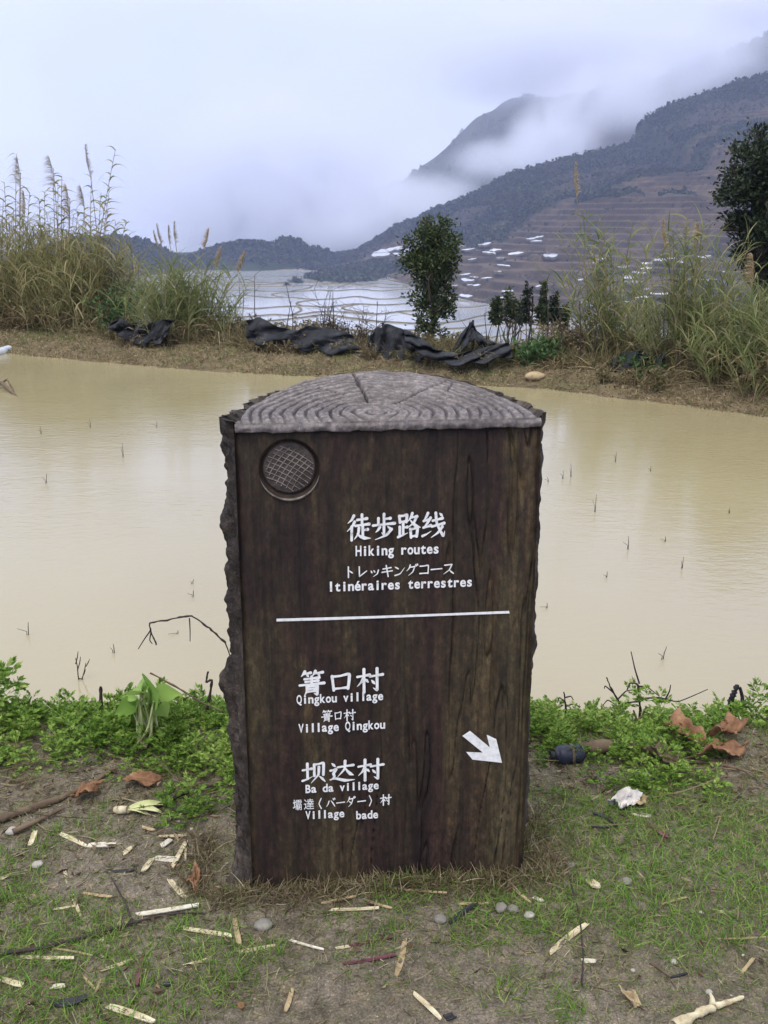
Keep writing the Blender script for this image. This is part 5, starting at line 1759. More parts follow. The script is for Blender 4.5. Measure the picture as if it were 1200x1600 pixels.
CH = [
    ('angled cream cane chip left of the pair pointing right', 94, 1304, 135, 1324, 9, 'c'), ('stubby white cane chip touching the end of an angled chip', 137, 1323, 179, 1324, 12, 'w'),
    ('flat cream chip at the top of a square of four chips', 247, 1308, 292, 1306, 7, 'c'), ('steep cream chip on the right side of the square of chips', 292, 1314, 270, 1360, 9, 'c'),
    ('thick white chip lying across the square of chips', 242, 1343, 276, 1347, 13, 'w'), ('short cream chip at the left corner of the square of chips', 238, 1343, 224, 1366, 10, 'c'),
    ('small white pith lump inside the square of chips', 252, 1324, 268, 1314, 12, 'w'), ('short cream chip pointing down below the square of chips', 265, 1376, 289, 1404, 10, 'c'),
    ('long thin cream chip standing nearly vertical on the left lawn', 101, 1362, 126, 1433, 6, 'c'), ('thin frayed tan chip right of the vertical thin chip', 128, 1396, 174, 1405, 6, 't'),
    ('small cream chip touching the foot of the vertical thin chip', 84, 1422, 117, 1420, 5, 'c'), ('long ragged white chip lying along the black twig', 214, 1431, 311, 1419, 11, 'w'),
    ('straight cream chip left of the marker foot', 286, 1452, 362, 1467, 9, 'c'), ('upright short tan chip crossing the end of the straight chip', 367, 1437, 375, 1482, 9, 't'),
    ('long tapering cream chip that points to the marker foot', 287, 1511, 430, 1479, 8, 'c'), ('level cream chip near the lower left edge', 32, 1497, 116, 1502, 8, 'c'),
    ('slanting cream chip above the charred piece', 159, 1517, 208, 1502, 8, 'c'), ('cream chip cut by the left edge low down', 2, 1531, 36, 1543, 11, 'c'),
    ('thick cream chip at the bottom edge on the left', 169, 1574, 240, 1601, 13, 'c'), ('short cream chip near the pale stone at far left', 47, 1322, 56, 1304, 9, 'c'),
    ('tiny yellow chip under the long black twig', 154, 1474, 165, 1469, 7, 'c'), ('small white pith lump above the charred piece', 81, 1544, 102, 1545, 10, 'w'),
    ('short purple cane piece on the left grass', 223, 1494, 214, 1546, 8, 'p'), ('thin tan straw piece under the marker foot on the left', 502, 1413, 556, 1405, 6, 't'),
    ('level cream chip below the middle of the marker', 516, 1423, 592, 1425, 8, 'c'), ('thin tan chip ending by the level chip at the marker foot', 574, 1409, 612, 1422, 5, 't'),
    ('long thin tan straw along the marker foot', 612, 1389, 698, 1401, 4, 't'), ('thin white chip slanting into the bare soil', 453, 1470, 506, 1488, 5, 'w'),
    ('dark purple rind piece on the bare soil edge', 547, 1479, 612, 1468, 7, 'p'), ('small cream stub at the end of a purple rind', 525, 1483, 546, 1481, 6, 'c'),
    ('purple rind with pale inside lying level on bare soil', 536, 1507, 618, 1495, 7, 'p'), ('upright tan chip on the bare soil', 633, 1469, 619, 1526, 10, 't'),
    ('lone tan chip at the bottom left of the bare soil', 457, 1546, 446, 1586, 8, 't'), ('cream chip slanting to the bottom edge on bare soil', 646, 1553, 689, 1597, 9, 'c'),
    ('tan splinter leaning at the right foot of the marker', 792, 1380, 828, 1416, 6, 't'), ('dark stick piece left of the stones at the marker foot', 702, 1444, 743, 1418, 9, 'k'),
    ('short tan straw above the stones at the marker foot', 716, 1414, 764, 1415, 6, 't'), ('straight pale chip slanting up on the right', 859, 1491, 917, 1447, 11, 'c'),
    ('small white pith piece below the slanting chip on the right', 911, 1503, 931, 1506, 10, 'w'), ('stout cream pith stub in the green tuft right of the marker', 921, 1378, 932, 1391, 16, 'c'),
    ('small tan chip near the lower right edge', 1159, 1521, 1177, 1501, 6, 't'), ('thin grey straw across the right bare patch', 1035, 1414, 1073, 1405, 4, 't'),
    ('thin grey stick slanting down on the lower right soil', 1016, 1506, 1047, 1530, 4, 'l'), ('dusty pink cane piece on the right grass', 1009, 1285, 1042, 1311, 10, 'p'),
    ('black burnt stick low in the left grass', 165, 1364, 211, 1361, 8, 'k'), ('curved charred piece near the lower left corner', 80, 1570, 136, 1566, 15, 'k'),
    ('tiny dark stick touching the end of the grey stick', 1046, 1529, 1074, 1523, 4, 'k'), ('pale sliver half hidden right of the marker stones', 833, 1403, 848, 1410, 8, 'w'),
    ('thin straw on the soil above the lower right corner', 1120, 1468, 1198, 1466, 3, 't'), ('thin tan straw left of the purple cane piece', 80, 1483, 145, 1497, 3, 't'),
    ('small frayed cream chip by the left edge of the lawn', 0, 1375, 14, 1371, 7, 'c'), ('bent pale splinter on grass under the lone slanting chip', 131, 1528, 148, 1549, 4, 't'),
    ('pale tan splinter just right of the bent splinter', 150, 1551, 158, 1532, 4, 't'), ('short tan chip below the corn husk on the left', 222, 1293, 240, 1300, 7, 't'), ('small cream flake between two white chips', 193, 1336, 206, 1326, 9, 'c'),
    ('thin straw right of the square of chips', 291, 1326, 290, 1348, 4, 'c'), ('small pale flake on the lower right bare soil', 988, 1273, 1016, 1277, 9, 'w'), ('black pebble like cinder at the bottom edge', 696, 1592, 709, 1592, 13, 'k'),
    ('black cinder lump low on the left lawn', 252, 1540, 268, 1541, 10, 'k'),
]
for lb, x0, y0, x1, y1, w, c in CH:
    cat = {'p': 'cane piece', 'k': 'burnt wood', 'l': 'stick'}.get(c, 'cane chip')
    nm = {'p': 'cane_piece', 'k': 'burnt_wood', 'l': 'stick'}.get(c, 'cane_chip')
    sliver(lb, cat, x0, y0, x1, y1, w, PAL[c], name=nm, bend=0.08 if 'urved' in lb else 0.02 * math.sin(x0))


def pebble(label, px, py, rpx, m, flat=0.7):
    r = np.random.default_rng(int(px * 3 + py))
    p = gp(px, py)
    R = 0.8 * rpx / F * np.linalg.norm(p - [0, 0, CAM_H])
    b_ = bmesh.new()
    bmesh.ops.create_icosphere(b_, subdivisions=3, radius=1)
    ph = r.uniform(0, 50, 2)
    for v in b_.verts:
        c = np.array(v.co)
        k = 1 + 0.22 * float(fbm(c[0] * 1.3 + ph[0], c[1] * 1.3 + c[2] * 1.7 + ph[1], 3, 5))
        k *= 1 - 0.10 * max(0, c[0] * 0.5 + c[2] - 0.6)
        v.co = (c[0] * k * R * 1.15, c[1] * k * R * 0.95, c[2] * k * R * flat)
    me = bpy.data.meshes.new('stone')
    b_.to_mesh(me)
    b_.free()
    for f in me.polygons:
        f.use_smooth = True
    me.materials.append(m)
    o = bpy.data.objects.new('stone', me)
    COL.objects.link(o)
    o.location = p + [0, R * 0.3, R * flat * 0.55]
    o.rotation_euler = (0, 0, r.uniform(0, 3))
    return tag(o, label, 'stone')


for a in [('pale round stone at the left edge', 19, 1303, 10, M_STONEW), ('small pale stone below the left edge stone', 58, 1355, 9, M_STONEW), ('smooth tan stone left of the marker foot', 411, 1452, 15, M_STONE), ('brown stone leftmost of the group at the right foot', 783, 1423, 11, M_STONE),
          ('grey stone in the middle of the group at the right foot', 802, 1425, 10, M_STONE), ('whitish stone rightmost of the group at the right foot', 827, 1434, 9, M_STONEW), ('greenish grey stone below the middle right of the marker', 688, 1441, 11, M_STONE), ('dark grey stone in the grass beside the wrapper', 1011, 1219, 11, M_STONE),
          ('small grey stone between marker and green tuft', 891, 1356, 9, M_STONE), ('tiny white stone on the lower right soil', 1053, 1506, 6, M_STONEW), ('small pale stone above the forked pale stick', 1108, 1553, 6, M_STONEW), ('small white pebble left of two on the right soil', 1096, 1428, 4, M_STONEW),
          ('small white pebble right of two on the right soil', 1128, 1427, 4, M_STONEW), ('tiny white pebble beside the white pith piece', 989, 1518, 4, M_STONEW), ('flat grey stone near the upright stick by the marker', 328, 1137, 9, M_STONE), ('white pebble among the left mugwort', 294, 1194, 8, M_STONEW), ('reddish pebble at the bottom left of the soil', 376, 1574, 7, M_HUSK),
          ('dull grey stone in the soil near the right tuft', 980, 1381, 9, M_STONE)]:
    pebble(*a)


def twig(label, pts, r0, r1, m, cat='twig', name='twig', branches=(), lift=0.010, stand=None):
    """pts in pixels on the ground, or standing at one distance when stand is given"""
    rr = np.random.default_rng(int(pts[0][0] + pts[0][1]))
    Q = np.array([gp(x, y, lift) for x, y in pts]) if stand is None else np.array([on_y(x, y, stand) for x, y in pts])
    C = catm(Q, 8)
    C = C + 0.0025 * np.stack([vnoise(np.arange(len(C)) * 0.8, 0 * np.arange(len(C)), q + int(pts[0][0])) for q in range(3)], -1)
    m_ = MB()
    m_.tube(C, np.linspace(r0, r1, len(C)) * (1 + 0.25 * rr.normal(size=len(C)).clip(-1, 1)), 7)
    for bp in branches:
        Q2 = np.array([gp(x, y, lift) for x, y in bp]) if stand is None else np.array([on_y(x, y, stand) for x, y in bp])
        C2 = catm(Q2, 6)
        m_.tube(C2, np.linspace(r0 * 0.7, r1 * 0.7, len(C2)), 6)
    return tag(m_.build(name, m, smooth=True, loc=Q[0]), label, cat)


twig('long thin black twig lying across the left lawn', [(-6, 1491), (60, 1482), (112, 1469), (206, 1442), (262, 1428), (318, 1426)], 0.005, 0.002, M_WOODY, branches=[[(206, 1441), (196, 1412), (174, 1371)]])
twig('brown fallen branch along the left mugwort', [(-8, 1282), (40, 1266), (94, 1247), (140, 1225), (180, 1200)], 0.012, 0.006, M_LOG, 'branch', 'branch', [[(20, 1300), (60, 1282), (100, 1262)]])
twig('small black forked twig in the right grass', [(928, 1270), (948, 1278), (964, 1290)], 0.005, 0.003, M_CHAR, branches=[[(924, 1291), (944, 1293), (964, 1290)]])
twig('pale forked stick at the lower right corner', [(1052, 1604), (1085, 1587), (1114, 1574), (1162, 1558)], 0.012, 0.004, M_CREAM, 'stick', 'stick', [[(1114, 1574), (1113, 1562), (1110, 1553)]])
twig('dark wooden branch from the blue container into the right plants', [(905, 1170), (960, 1166), (1010, 1172), (1060, 1190)], 0.020, 0.014, M_LOG, 'branch', 'branch', lift=0.02)
twig('thin stem curving up from the lower right grass', [(909, 1540), (911, 1490), (905, 1430), (885, 1352)], 0.0022, 0.0012, M_WOODY, 'weed', 'dead_weed', lift=0.012)
twig('thin brown twig on litter right of the marker', [(1000, 1195), (1040, 1200), (1090, 1190), (1150, 1200), (1180, 1215)], 0.006, 0.003, M_LOG)
twig('straight thin twig leaning over the left mugwort litter', [(240, 1262), (290, 1240), (350, 1222)], 0.005, 0.003, M_WOODY)
# standing sticks by the near shore
twig('bent bare twig arching over the left mugwort', [(74, 1150), (80, 1136), (92, 1122), (120, 1108), (146, 1096), (149, 1118), (154, 1150)], 0.0042, 0.003, M_LOG, stand=3.02, branches=[[(96, 1120), (112, 1112), (110, 1122)]])
twig('taller of two upright dark sticks beside the broad leafed plant', [(161, 1160), (159, 1120), (157, 1073)], 0.0062, 0.005, M_WOODY, 'stick', 'stick', stand=2.96)
twig('shorter of two upright dark sticks beside the broad leafed plant', [(179, 1150), (174, 1120), (169, 1098)], 0.0062, 0.005, M_WOODY, 'stick', 'stick', stand=2.98)
twig('upright black stick with a crooked tip left of the marker', [(318, 1150), (323, 1110), (331, 1064), (322, 1066), (325, 1050)], 0.006, 0.0025, M_WOODY, 'stick', 'stick', stand=3.0)
twig('thin knotted twig leaning down toward the marker', [(234, 1052), (270, 1070), (310, 1095), (352, 1114)], 0.0028, 0.003, M_LOG, stand=2.9)
twig('dead bent stem with hanging seed heads left of the marker', [(352, 1004), (330, 984), (300, 963), (266, 968), (234, 974), (238, 992), (245, 1008)], 0.0030, 0.0018, M_WOODY, 'weed', 'dead_weed', stand=2.62,
     branches=[[(236, 984), (226, 998), (216, 1014)], [(236, 988), (234, 1000), (238, 1006)], [(296, 966), (297, 985), (297, 1002)], [(352, 1004), (362, 1040), (366, 1180)]])
twig('dried weed with curled leaves right of the marker', [(884, 1140), (884, 1105), (881, 1082)], 0.004, 0.002, M_WOODY, 'weed', 'dead_weed', stand=3.05, branches=[[(884, 1098), (874, 1090), (871, 1098)], [(883, 1090), (892, 1088), (896, 1094)], [(883, 1104), (896, 1100), (905, 1104)]])
twig('dried branching weed over the right mugwort', [(965, 1130), (968, 1100), (954, 1074), (948, 1058)], 0.0042, 0.002, M_WOODY, 'weed', 'dead_weed', stand=3.08, branches=[[(966, 1092), (978, 1080), (988, 1078)], [(958, 1082), (946, 1072), (944, 1076)], [(966, 1104), (950, 1094), (942, 1102)]])
twig('tangled dark dry stems arching over the right mugwort', [(1000, 1135), (1000, 1100), (996, 1070), (984, 1068), (980, 1078)], 0.0045, 0.002, M_WOODY, 'weed', 'dead_weed', stand=3.05,
     branches=[[(998, 1092), (1030, 1090), (1060, 1096), (1106, 1077)], [(999, 1068), (992, 1045), (986, 1018)], [(996, 1072), (1012, 1074), (1030, 1088)], [(1000, 1096), (980, 1098), (960, 1106)], [(1040, 1092), (1046, 1080), (1048, 1070)]])
twig('thin stems standing at the right edge of the marker', [(862, 1160), (852, 1128), (838, 1104)], 0.003, 0.002, M_LOG, 'weed', 'dead_weed', stand=2.95)
tw = twig('black charred forked stump on the right shore', [(1146, 1116), (1142, 1096), (1148, 1080), (1152, 1070)], 0.013, 0.007, M_CHAR, 'stump', 'stump', stand=3.1, branches=[[(1146, 1112), (1158, 1104), (1160, 1090), (1156, 1074)]])

# stubble standing in the pond
for i, (px, ty, by_, lx) in enumerate([(193, 692, 714, -2), (72, 740, 755, 1), (245, 658, 668, 0), (65, 666, 678, -2), (142, 655, 668, -2), (44, 972, 992, 0), (179, 1006, 1020, -2), (302, 922, 932, 0), (278, 985, 990, 0), (893, 725, 745, -1), (930, 772, 800, 2), (982, 838, 858, 0), (962, 706, 722, 1), (1017, 728, 736, 0),
                                       (1040, 838, 846, 0), (1066, 870, 888, 2), (948, 893, 902, 1), (855, 942, 950, 0), (1140, 794, 802, 0), (880, 735, 748, 0), (1034, 1010, 1030, 8), (300, 905, 912, 3), (858, 745, 753, -3)]):
    b_ = on_z(px, by_, WATER_Z)
    e = on_y(px + lx, ty, b_[1])
    m_ = MB()
    d = e - b_
    sd = np.array([0.012, 0.01, 0])
    m_.tube([b_ - [0, 0, 0.05], b_ + d * 0.5, e], [0.0022, 0.0018, 0.001], 5)
    m_.tube([b_ - [0.006, 0, 0.05], b_ + d * 0.3 - sd * 0.4, b_ + d * 0.7 - sd * (1 + i % 3)], [0.0018, 0.0014, 0.0008], 5)
    tag(m_.build('stubble', M_WOODY, loc=b_), 'thin dark rice stubble poking out of the muddy pond', 'stubble', 'rice stubble in the pond')
b_ = on_z(125, 1062, WATER_Z)
m_ = MB()
for x0, y0, x1, y1 in ((122, 1056, 118, 1028), (121, 1046, 126, 1026), (128, 1060, 134, 1036), (122, 1058, 132, 1064), (134, 1040, 140, 1030), (118, 1036, 122, 1018), (131, 1052, 133, 1044)):
    m_.tube([on_y(x0, y0, b_[1]) - [0, 0, 0.004], on_y((x0 + x1) / 2 + 1, (y0 + y1) / 2, b_[1]), on_y(x1, y1, b_[1])], [0.0022, 0.002, 0.0012], 5)
m_.tube([b_ - [0, 0, 0.06], on_y(122, 1056, b_[1])], [0.003, 0.0022], 5)
tag(m_.build('drowned_twig', M_WOODY, loc=b_), 'small branching twig standing in the pond at left', 'twig')
b_ = on_z(10, 612, WATER_Z)
m_ = MB()
m_.tube([on_z(-20, 603, WATER_Z) + [0, 0, .06], on_z(5, 607, WATER_Z) + [0, 0, .05], on_z(32, 622, WATER_Z) - [0, 0, .02]], [0.03, 0.022, 0.008], 7)
m_.tube([on_z(0, 607, WATER_Z) + [0, 0, .04], on_z(12, 603, WATER_Z) + [0, 0, .07], on_z(22, 612, WATER_Z)], [0.014, 0.010, 0.005], 6)
tag(m_.build('driftwood', M_LOG, loc=b_), 'driftwood branch half sunk at the left of the pond', 'branch')

# plastic bottle and a scrap of foam afloat at the far left shore
p0, p1 = on_z(-14, 557, WATER_Z), on_z(26, 545, WATER_Z)
root = empty('plastic_bottle', (p0 + p1) / 2)
tag(root, 'pale blue plastic bottle floating at the far left shore', 'bottle')
M_PET = mat('pale_blue_plastic', [(0.35, (0.30, 0.38, 0.62)), (0.5, (0.62, 0.68, 0.80)), (0.65, (0.80, 0.82, 0.86))], 6, 3, 0.2, spec=0.6)
ax = p1 - p0
t = np.linspace(0, 1, 12)
rad = 0.055 * np.array([0.5, 0.95, 1, 0.97, 1, 0.97, 1, 0.97, 0.98, 0.75, 0.40, 0.36])
m_ = MB()
m_.tube(p0 + ax * t[:, None] * 0.92 + [0, 0, 0.025] - (p0 + p1) / 2, rad, 14)
m_.build('body', M_PET, root, smooth=True)
m_ = MB()
m_.tube([p0 + ax * 0.915 + [0, 0, 0.025] - (p0 + p1) / 2, p0 + ax * 0.99 + [0, 0, 0.025] - (p0 + p1) / 2], [0.026, 0.026], 12)
m_.build('cap', M_PALE, root, smooth=True)
p0 = on_z(70, 549, WATER_Z)
m_ = MB()
ang = np.linspace(0, 6.283, 9, endpoint=False)
G = np.stack([[p0 + [0.045 * k_ * math.cos(q) * (1 + 0.25 * math.sin(3 * q)), 0.06 * k_ * math.sin(q), h_] for q in ang] for k_, h_ in ((0.9, -0.02), (1, 0.005), (0.8, 0.028), (0.05, 0.034))])
m_.grid(G, close=True)
tag(m_.build('foam_scrap', M_PALE, loc=p0), 'white foam scrap afloat right of the plastic bottle', 'litter')
# a pale flat stone on the right bank edge
o = pebble('flat tan stone on the far bank below the glossy bush', 835, 587, 14, M_TAN, 0.5)
o.location = on_y(836, 590, 10.85)
o.location.z = float(g_far(o.location.x, 10.85)) + 0.02
o.scale = (1, 1, 1)

# ------------------------------------------------------------------ crumpled sheets, husks, container
def crumple(name, label, cat, quad, m, seed, amp=0.012, lift=0.012, nu=16, curl=0.0):
    """a bent sheet over four ground pixels"""
    A = np.array([gp(x, y, lift) for x, y in quad])
    u, v = np.meshgrid(np.linspace(0, 1, nu), np.linspace(0, 1, nu))
    P = (A[0] * ((1 - u) * (1 - v))[..., None] + A[1] * (u * (1 - v))[..., None] + A[2] * (u * v)[..., None] + A[3] * ((1 - u) * v)[..., None])
    nzv = fbm(u * 3 + seed, v * 3, 4, seed)
    P[..., 2] += amp * 2 * nzv + curl * (2 * v - 1) ** 2 + 0.4 * curl * np.sin(u * 3.1)
    P[..., 0] += amp * 0.8 * fbm(u * 4, v * 4 + seed, 3, seed + 1)
    P[..., 1] += amp * 1.2 * fbm(u * 4 + 9, v * 4 + seed, 3, seed + 2)
    P[..., 2] = np.maximum(P[..., 2], g_near(P[..., 0], P[..., 1]) + 0.004)
    m_ = MB()
    m_.grid(P)
    o = m_.build(name, m, smooth=True, loc=P[nu // 2, nu // 2])
    md = o.modifiers.new('thickness', 'SOLIDIFY')
    md.thickness = 0.0025
    return tag(o, label, cat)


crumple('wrapper', 'crumpled silver wrapper on the right grass', 'wrapper', [(947, 1258), (978, 1264), (1004, 1250), (962, 1243)], M_FOIL, 4, 0.014, 0.014, curl=0.012)
crumple('paper_scrap', 'torn tan paper scrap touching the silver wrapper', 'paper', [(992, 1258), (1012, 1256), (1010, 1246), (994, 1246)], M_TAN, 6, 0.010)
crumple('husk', 'large rust brown husk high on the right litter pile', 'husk', [(1032, 1140), (1070, 1158), (1106, 1160), (1056, 1128)], M_HUSK, 8, 0.02, 0.05, curl=0.03)
crumple('husk', 'orange brown husk at the right end of the litter pile', 'husk', [(1104, 1154), (1140, 1150), (1172, 1142), (1130, 1134)], M_HUSK, 10, 0.02, 0.06, curl=0.03)
crumple('husk', 'long tan husk along the bottom of the right litter pile', 'husk', [(1088, 1188), (1140, 1180), (1172, 1168), (1110, 1168)], M_HUSK, 12, 0.016, 0.03, curl=0.025)
crumple('husk', 'grey brown husk flopped over the dark branch', 'husk', [(1004, 1178), (1040, 1196), (1062, 1190), (1030, 1168)], M_LOG, 14, 0.014, 0.04, curl=0.02)
crumple('dry_leaf', 'large reddish brown leaf below the left mugwort', 'leaf', [(108, 1250), (142, 1246), (164, 1222), (130, 1228)], M_HUSK, 16, 0.012, 0.02, curl=0.015)
crumple('dry_leaf', 'brown curled leaf standing at the left foot of the marker', 'leaf', [(294, 1378), (302, 1400), (312, 1372), (306, 1358)], M_HUSK, 18, 0.012, 0.016, curl=0.012)
crumple('dry_leaf', 'pointed pale tan leaf on the lower right soil', 'leaf', [(966, 1545), (990, 1573), (1003, 1573), (985, 1552)], M_TAN, 20, 0.006, 0.008, curl=0.010)
crumple('dry_leaf', 'dark brown leaf scrap left of the marker among litter', 'leaf', [(190, 1222), (230, 1228), (260, 1214), (215, 1208)], M_HUSK, 22, 0.010, 0.02, curl=0.010)

# green corn husk with a cut butt
root = empty('corn_stub', gp(215, 1264))
tag(root, 'pale green corn husk with a cut white butt on the left lawn', 'corn husk')
L0 = np.array(root.location)
for k, (x1, y1, dz) in enumerate([(262, 1256, 0.012), (252, 1268, 0.006), (232, 1272, 0.004)]):
    A, B_ = gp(196, 1264, 0.014), gp(x1, y1, dz)
    m_ = MB()
    t = np.linspace(0, 1, 10)
    C = A + (B_ - A) * t[:, None] + np.array([0, 0, 0.012]) * np.sin(t * math.pi)[:, None]
    sd = norm(np.cross(B_ - A, [0, 0, 1.0]))
    w = 0.013 * np.sin(0.35 + t * 2.6)
    m_.grid(np.stack([C - sd * w[:, None], C + [0, 0, -0.006], C + sd * w[:, None]], 1) - L0)
    o = m_.build('husk_leaf', M_GREENH, root, smooth=True)
    o.modifiers.new('thickness', 'SOLIDIFY').thickness = 0.002
m_ = MB()
A, B_ = gp(180, 1266, 0.014), gp(200, 1265, 0.016)
m_.tube([A - L0, (A + B_) / 2 - L0, B_ - L0], [0.010, 0.0115, 0.010], 12)
m_.build('butt', M_CREAM, root, smooth=True)

# dark blue container with a strap, lying among the right plants
A, B_ = gp(867, 1180, 0.026), gp(911, 1176, 0.026)
c = (A + B_) / 2
root = empty('container', c)
tag(root, 'dark blue plastic container with a strap among the right mugwort', 'container')
t = np.linspace(0, 1, 10)
m_ = MB()
m_.tube(A - c + (B_ - A) * t[:, None], 0.029 * np.array([0.55, 0.92, 1, 1, 0.97, 0.97, 1, 1, 0.95, 0.7]), 18)
m_.build('body', M_BLUE, root, smooth=True)
e = (B_ - A) / np.linalg.norm(B_ - A)
m_ = MB()
a_ = np.linspace(0, 2 * math.pi, 28, endpoint=False)
s1, s2 = norm(np.cross(e, [0, 0, 1.0])), None
s2 = np.cross(s1, e)
ringc = 0.030 * (np.cos(a_)[:, None] * s1 + np.sin(a_)[:, None] * s2)
m_.grid(np.stack([ringc - e * 0.004, ringc * 1.03, ringc + e * 0.004]) + e * 0.006, close=True)
m_.build('strap', M_LOG, root, smooth=True)
m_ = MB()
m_.tube([A - c - e * 0.014, A - c + e * 0.004], [0.012, 0.012], 12)
m_.build('cap', M_CHAR, root, smooth=True)

# ------------------------------------------------------------------ single plants near the shore
def broad_plant(label, px, py_base, Y, spec, seed):
    """fleshy plant with a few large pointed leaves on upright stems; spec = leaf tip pixels"""
    r = np.random.default_rng(seed)
    b_ = on_y(px, py_base, Y)
    b_[2] = float(g_near(b_[0], Y))
    root = empty('broadleaf_plant', b_)
    tag(root, label, 'plant')
    st, lf = MB(), MB()
    for i, (cx, cy, tx, ty) in enumerate(spec):
        c = on_y(cx, cy, Y + r.normal(0, 0.04)) - b_
        tp = on_y(tx, ty, Y + r.normal(-0.02, 0.09)) - b_
        st.tube(catm([np.array([r.normal(0, 0.02), r.normal(0, 0.02), 0]), (c * 0.5 + r.normal(0, 0.012, 3)), c], 5), np.linspace(0.005, 0.003, 10), 5)
        d = tp - c
        L = np.linalg.norm(d)
        sd = norm(np.cross(d, [0.0, -0.9, 0.45]))
        up = norm(np.cross(sd, d))
        t = np.linspace(0, 1, 9)
        w = 0.25 * L * np.array([0.06, 0.55, 0.9, 1, 0.95, 0.78, 0.52, 0.25, 0.02])
        mid = c + d * t[:, None] - np.array([0, 0, 1]) * (0.16 * L * t ** 2)[:, None]
        cup = up * (0.25 * w)[:, None]
        lf.grid(np.stack([mid - sd * w[:, None] + cup, mid - sd * (w * 0.5)[:, None] + cup * 0.3, mid, mid + sd * (w * 0.5)[:, None] + cup * 0.3, mid + sd * w[:, None] + cup], 1))
    st.build('stems', M_GREENH, root, smooth=True)
    lf.build('leaves', M_BROAD, root, smooth=True)
    return root


broad_plant('pale green broad leafed plant on the left shore', 226, 1135, 2.80,
            [(222, 1085, 205, 1068), (228, 1080, 226, 1056), (235, 1082, 248, 1064), (240, 1084, 284, 1076), (215, 1092, 190, 1085), (212, 1098, 178, 1108), (240, 1096, 262, 1112), (222, 1104, 210, 1122), (246, 1088, 272, 1094),
             (205, 1105, 186, 1122), (236, 1106, 240, 1126), (220, 1078, 214, 1062), (218, 1095, 200, 1100), (232, 1092, 252, 1086)], 5)


def mug_plant(label, spots, seed):
    p = spots[0]
    m_ = MB()
    P = []
    S = []
    for px, py, Y, s in spots:
        q_ = on_y(px, py, Y)
        P.append(q_)
        S.append(s)
    base = np.array([P[0][0], spots[0][2], float(g_near(P[0][0], spots[0][2]))])
    root = empty('mugwort_plant', base)
    tag(root, label, 'plant')
    st = MB()
    for q_ in P:
        st.tube([np.array([0, 0, 0.0]), (q_ - base) * 0.5 + [0.01, 0, 0], q_ - base], [0.005, 0.004, 0.003], 5, cap=False)
    mat_of_shoots(m_, np.array(P) - base, S, seed)
    st.build('stems', M_STEM, root)
    m_.build('leaves', M_HERB, root)
    return root


mug_plant('tall mugwort plant at the left edge of the shore', [(8, 1098, 2.95, 0.17), (24, 1108, 2.95, 0.15), (-5, 1110, 2.9, 0.13), (40, 1125, 2.9, 0.09), (12, 1130, 2.9, 0.12), (30, 1140, 2.9, 0.10), (-8, 1080, 2.95, 0.11)], 401)
mug_plant('tall mugwort plant at the right edge of the shore', [(1190, 1120, 3.0, 0.13), (1205, 1105, 3.0, 0.12), (1180, 1140, 2.95, 0.11), (1198, 1150, 2.95, 0.12), (1215, 1130, 2.95, 0.12)], 403)
mug_plant('leafy mugwort stems beside the upright sticks left of the marker', [(262, 1128, 2.95, 0.15), (282, 1142, 2.92, 0.13), (302, 1146, 2.95, 0.12), (322, 1152, 2.9, 0.11), (250, 1146, 2.86, 0.14)], 405)
mug_plant('leafy mugwort stems just left of the broad leafed plant', [(182, 1136, 2.95, 0.14), (200, 1142, 2.90, 0.15), (172, 1152, 2.9, 0.12), (218, 1152, 2.85, 0.15)], 407)
mug_plant('upright mugwort under the dried branching weed on the right shore', [(990, 1110, 3.02, 0.09), (1010, 1104, 3.02, 0.09), (970, 1122, 2.98, 0.08), (1030, 1116, 3.0, 0.08)], 409)
HAZE = 0.00030
BASE_MIST = 0.0006
# cloud puffs beyond the ridge: pixel of the middle, distance, half width and half height in pixels, strength
PUFFS = [(430, 330, 1300, 260, 210, 0.026), (570, 345, 1250, 170, 80, 0.018), (680, 310, 1230, 110, 45, 0.010), (865, 215, 1200, 80, 70, 0.018), (790, 250, 1190, 100, 38, 0.011), (965, 150, 1250, 140, 60, 0.013),
         (1060, 95, 1350, 150, 60, 0.016), (870, 85, 1500, 280, 90, 0.015), (1200, 10, 1450, 170, 48, 0.013)]

# ------------------------------------------------------------------ air: haze to the ridge, cloud beyond it
def box(name, lo, hi, m):
    mb_ = MB()
    v = [(x, y, z) for z in (lo[2], hi[2]) for y in (lo[1], hi[1]) for x in (lo[0], hi[0])]
    mb_.add(v, [(0, 2, 3, 1), (4, 5, 7, 6), (0, 1, 5, 4), (2, 6, 7, 3), (0, 4, 6, 2), (1, 3, 7, 5)])
    return tag(mb_.build(name, m), kind='stuff')


def vol_mat(name):
    m = bpy.data.materials.new(name)
    m.use_nodes = True
    n, l = m.node_tree.nodes, m.node_tree.links
    n.remove(n['Principled BSDF'])
    v = n.new('ShaderNodeVolumePrincipled')
    l.new(v.outputs['Volume'], n['Material Output'].inputs['Volume'])
    return m, n, l, v


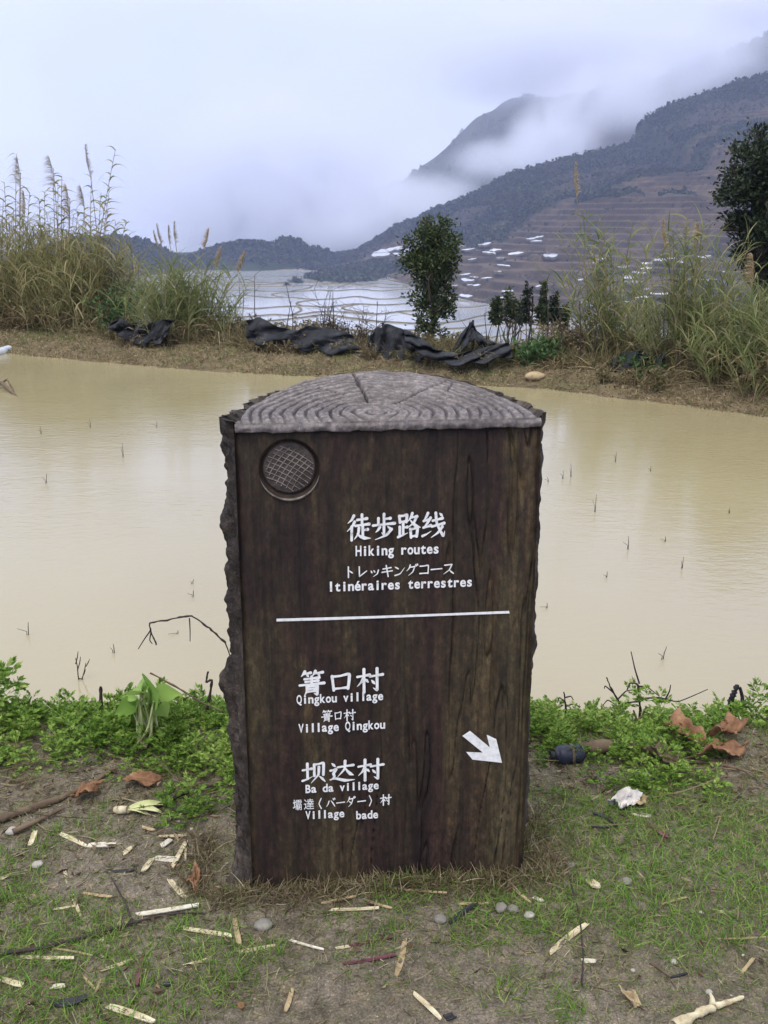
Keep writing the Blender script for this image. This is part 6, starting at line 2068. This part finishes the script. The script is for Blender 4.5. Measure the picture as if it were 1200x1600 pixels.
m, n, l, v = vol_mat('haze_air')
v.inputs['Color'].default_value = (0.56, 0.66, 1.0, 1)
v.inputs['Density'].default_value = HAZE
v.inputs['Anisotropy'].default_value = 0.0
box('haze', (-640, -14, -60), (820, 1075, 175), m)

m, n, l, v = vol_mat('cloud_mist')
v.inputs['Color'].default_value = (0.91, 0.93, 1.0, 1)
co = n.new('ShaderNodeTexCoord')
nz = n.new('ShaderNodeTexNoise')
nz.inputs['Scale'].default_value = 1 / 75.0
nz.inputs['Distortion'].default_value = 0.8
nz.inputs['Detail'].default_value = 5.0
nz.inputs['Roughness'].default_value = 0.62
l.new(co.outputs['Object'], nz.inputs['Vector'])
total = None


def mnode(op, a=None, b_=None, c=None, clamp=False):
    q = n.new('ShaderNodeMath')
    q.operation = op
    q.use_clamp = clamp
    for i, s in enumerate((a, b_, c)):
        if s is None:
            continue
        if isinstance(s, (int, float)):
            q.inputs[i].default_value = s
        else:
            l.new(s, q.inputs[i])
    return q.outputs['Value']


for px, py, Yd, rx, rz, st in PUFFS:
    p = on_y(px, py, Yd)
    mp = n.new('ShaderNodeMapping')
    kx, kz = F / (rx * Yd), F / (rz * Yd)
    ky = 1 / 190.0
    mp.inputs['Scale'].default_value = (kx, ky, kz)
    mp.inputs['Location'].default_value = (-p[0] * kx, -p[1] * ky, -p[2] * kz)
    l.new(co.outputs['Object'], mp.inputs['Vector'])
    dt = n.new('ShaderNodeVectorMath')
    dt.operation = 'DOT_PRODUCT'
    l.new(mp.outputs['Vector'], dt.inputs[0])
    l.new(mp.outputs['Vector'], dt.inputs[1])
    f = mnode('SUBTRACT', 1.0, dt.outputs['Value'], clamp=True)
    f = mnode('MULTIPLY', mnode('MULTIPLY', f, f), st * 1.7)
    total = f if total is None else mnode('ADD', total, f)
w = mnode('SUBTRACT', nz.outputs['Fac'], 0.40)
w = mnode('MULTIPLY', w, 5.5, clamp=True)
d = mnode('MULTIPLY', total, w)
d = mnode('ADD', d, BASE_MIST)
l.new(d, v.inputs['Density'])
SC.cycles.volume_step_rate = 0.22
box('cloud', (-760, 1095, -60), (1250, 2350, 640), m)
